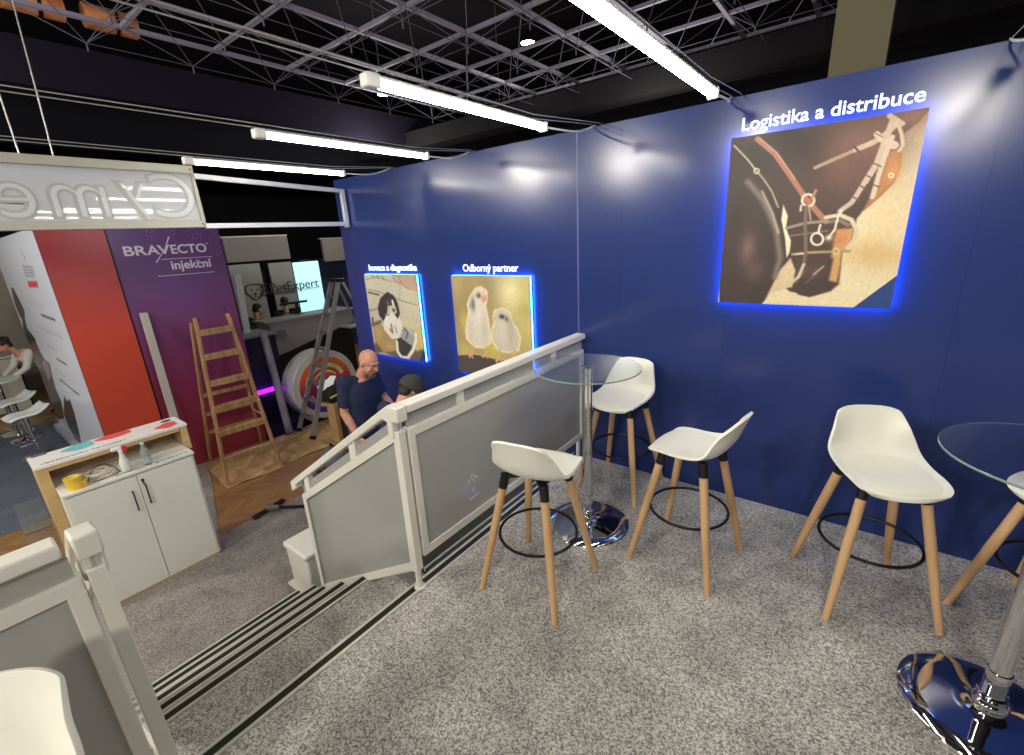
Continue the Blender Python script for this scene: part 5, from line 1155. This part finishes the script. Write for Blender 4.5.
    loft(s_, [(c, a + gsh * 1.2, b + gsh * 1.6, x, f) for c, a, b, x, f in ([sec(pel, che, -.30, .158, .118)] + torso[1:5] + [sec(pel, che, 1.17, .128, .088)])])
    for s in ('r', 'l'):
        sh, el, wr = g['shoulder_' + s], g['elbow_' + s], g['wrist_' + s]
        if long_sleeve: limb(s_, [sh, el, lerp(el, wr, .93)], [.076 * k, .055 * k, .040 * k])
        else: limb(s_, [sh, lerp(sh, el, .45)], [.071 * k, .062 * k]); s_.tube([lerp(sh, el, .4), lerp(sh, el, .80)], [.064 * k, .060 * k], 16)
        limb(s_, [lerp(pel, che, 1.02), sh], [.085 * k, .072 * k])
    so = remeshed('shirt', s_, shirt, t, voxel)
    cl = MB(); cc = lerp(che, nek, .50)
    for a in range(1): cl.grid(lambda u, v: cc + X * (.072 - .006 * v) * k * math.cos(2 * PI * u) + fw1 * (.072 - .006 * v) * k * math.sin(2 * PI * u) + up1 * ((v * .045 - .01 - .028 * max(0, math.sin(2 * PI * u))) * k), 28, 4, closed_u=True)
    obj('collar', cl, shirt, so, smooth=80, solid=.006)
    j = MB()
    loft(j, [(lerp(pel, che, .12), .170 * k, .122 * k, X, fw1), (lerp(pel, che, -.05), .178 * k, .128 * k, X, fw1), (lerp(pel, che, -.28), .170 * k, .120 * k, X, fw1)])
    for s in ('r', 'l'):
        hp, kn, an = g['hip_' + s], g['knee_' + s], g['ankle_' + s]; limb(j, [hp, lerp(hp, kn, .45), kn, lerp(kn, an, .4)], [.104 * k, .092 * k, .072 * k, .070 * k]); j.tube([lerp(kn, an, .35), lerp(kn, an, .97)], [.072 * k, .066 * k], 16)
    remeshed('trousers', j, trousers, t, voxel)
    sm = mat('shoe', shoes, .5)
    for s in ('r', 'l'):
        an, toe = g['ankle_' + s], g['toe_' + s]; q = MB(); limb(q, [an + V3(0, -.045, -.042) * k, an + V3(0, .02, -.035) * k, toe + V3(0, .0, .008) * k], [.044 * k, .046 * k, .038 * k]); remeshed('shoe', q, sm, t, voxel)
    return t

STAND = dict(pelvis=(0, 0, .95), chest=(0, .0, 1.33), neck=(0, .0, 1.47), head=(0, .02, 1.56),
             shoulder_r=(.20, -.01, 1.41), elbow_r=(.265, -.04, 1.13), wrist_r=(.24, .07, .88), shoulder_l=(-.20, -.01, 1.41), elbow_l=(-.265, -.03, 1.13), wrist_l=(-.25, .10, .90),
             hip_r=(.095, 0, .92), knee_r=(.11, .02, .50), ankle_r=(.115, -.02, .085), toe_r=(.135, .15, .035), hip_l=(-.095, 0, .92), knee_l=(-.11, .03, .50), ankle_l=(-.115, -.01, .085), toe_l=(-.135, .16, .035))
man = dict(STAND, chest=(0, .02, 1.33), neck=(0, .055, 1.445), head=(0, .095, 1.495), shoulder_r=(.172, -.01, 1.405), shoulder_l=(-.172, -.01, 1.405), elbow_r=(.208, -.035, 1.12), wrist_r=(.20, .10, .885), wrist_l=(-.20, .24, 1.0), elbow_l=(-.255, .03, 1.13))
person((-3.97, 2.515, FLOOR_Z), 10, 1.91, 'bald bearded man in navy polo looking down, standing by the stair rail', man, (-26, 0, -2),
       noisy('navy polo cotton', (30, 36, 62), (38, 44, 72), 60, .9), noisy('blue denim', (44, 62, 104), (58, 78, 120), 40, .85), beard=(96, 84, 74), voxel=.0065)
lean = dict(STAND, chest=(0, .30, 1.23), neck=(0, .40, 1.34), head=(0, .45, 1.40), shoulder_r=(.20, .30, 1.30), shoulder_l=(-.20, .30, 1.30), elbow_r=(.24, .42, 1.04), wrist_r=(.18, .60, .92), elbow_l=(-.24, .42, 1.04), wrist_l=(-.18, .60, .92), pelvis=(0, -.08, .93), hip_r=(.095, -.08, .90), hip_l=(-.095, -.08, .90))
bow = dict(STAND, chest=(0, .06, 1.32), neck=(0, .10, 1.45), head=(0, .14, 1.52), shoulder_r=(.20, .05, 1.40), shoulder_l=(-.20, .05, 1.40), elbow_r=(.25, .10, 1.12), wrist_r=(.17, .34, 1.06), elbow_l=(-.25, .10, 1.12), wrist_l=(-.17, .34, 1.06))
person((-3.04, 2.17, FLOOR_Z), 80, 1.78, 'person in a charcoal cap bowing their head behind the level balustrade', bow, (-42, 0, 0),
       noisy('dark blue work shirt', (36, 40, 66), (44, 50, 78), 60, .9), noisy('dark trousers', (36, 38, 46), (44, 46, 54), 40, .9), hair=(52, 42, 36), cap=(58, 58, 54))
person((-10.15, 4.25, FLOOR_Z), 105, 1.74, 'person in a green shirt behind the cluttered far desk', dict(STAND, wrist_r=(.16, .20, 1.0), wrist_l=(-.16, .20, 1.0)), (-20, 0, 0),
       noisy('green shirt cotton', (58, 104, 56), (72, 120, 66), 20, .9), noisy('black trousers', (28, 28, 32), (34, 34, 38), 40, .9), hair=(40, 32, 28), voxel=.014, hands=False)
person((-10.25, 4.95, FLOOR_Z), 150, 1.78, 'person in black before the glowing cyan panel', dict(STAND), (-15, 0, 0),
       noisy('black shirt cotton', (30, 30, 34), (38, 38, 42), 20, .9), bpy.data.materials['black trousers'], hair=(34, 28, 26), voxel=.014, long_sleeve=True, hands=False)
person((-12.1, 1.2, FLOOR_Z), -75, 1.72, 'stooping person in a white shirt at the end of the white display panel', lean, (-30, 0, 0),
       noisy('white shirt cotton', (206, 204, 200), (222, 220, 216), 20, .9), bpy.data.materials['black trousers'], hair=(46, 40, 36), voxel=.014, long_sleeve=True, hands=False)
# ------------------------------------------------------------------ light
def area(name, loc, rot, size, power, rgb=(255, 250, 240)):
    l = bpy.data.lights.new(name, 'AREA'); l.shape = 'RECTANGLE'; l.size, l.size_y = size; l.energy = power; l.color = lin(rgb)
    o = bpy.data.objects.new(name, l); COL.objects.link(o); o.location = loc; o.rotation_euler = rot; return o
def lamp(name, loc, power, r=.25, rgb=(255, 248, 236)):
    l = bpy.data.lights.new(name, 'POINT'); l.energy = power; l.shadow_soft_size = r; l.color = lin(rgb)
    o = bpy.data.objects.new(name, l); COL.objects.link(o); o.location = loc; return o
# a row of booth lamps 2.2 m apart over the open side, opposite the navy wall
for x, pw in ((-8.2, 130), (-6.0, 200), (-3.8, 210), (-1.6, 150), (.62, 195)): lamp('booth_lamp', (x, -2.5, 2.92), pw, .16)
lamp('hall_fill', (-8.6, 6.8, 3.3), 130)  # added fill light with no fitting, brightens the lattice and far panels
lamp('hall_fill', (-3.0, 7.5, 3.2), 90)  # second added fill behind the navy wall, no fitting either
w = bpy.data.worlds.new('hall'); bpy.context.scene.world = w; w.use_nodes = True
bg = w.node_tree.nodes['Background']; bg.inputs['Color'].default_value = (1, .97, .94, 1); bg.inputs['Strength'].default_value = .10

# ------------------------------------------------------------------ camera
cd = bpy.data.cameras.new('camera'); cam = bpy.data.objects.new('camera', cd); COL.objects.link(cam)
cd.sensor_fit = 'HORIZONTAL'; cd.sensor_width = 36; cd.lens = 453 / 1024 * 36; cd.clip_start = .02; cd.clip_end = 100
cx, cy, cz = Vector((0.79402457, 0.60560243, -0.05263725)), Vector((0.14061624, -0.26722621, -0.95331906)), Vector((-0.59139839, 0.7495571, -0.29734171))
R = Matrix(((cx.x, -cy.x, -cz.x), (cx.y, -cy.y, -cz.y), (cx.z, -cy.z, -cz.z)))
cam.matrix_world = Matrix.Translation((0, 0, 1.75)) @ R.to_4x4()
sc = bpy.context.scene; sc.camera = cam
sc.view_settings.view_transform = 'Standard'; sc.view_settings.look = 'None'; sc.view_settings.gamma = 1; sc.view_settings.exposure = .42; sc.view_settings.use_curve_mapping = False
sc.cycles.max_bounces = 10; sc.cycles.transparent_max_bounces = 16
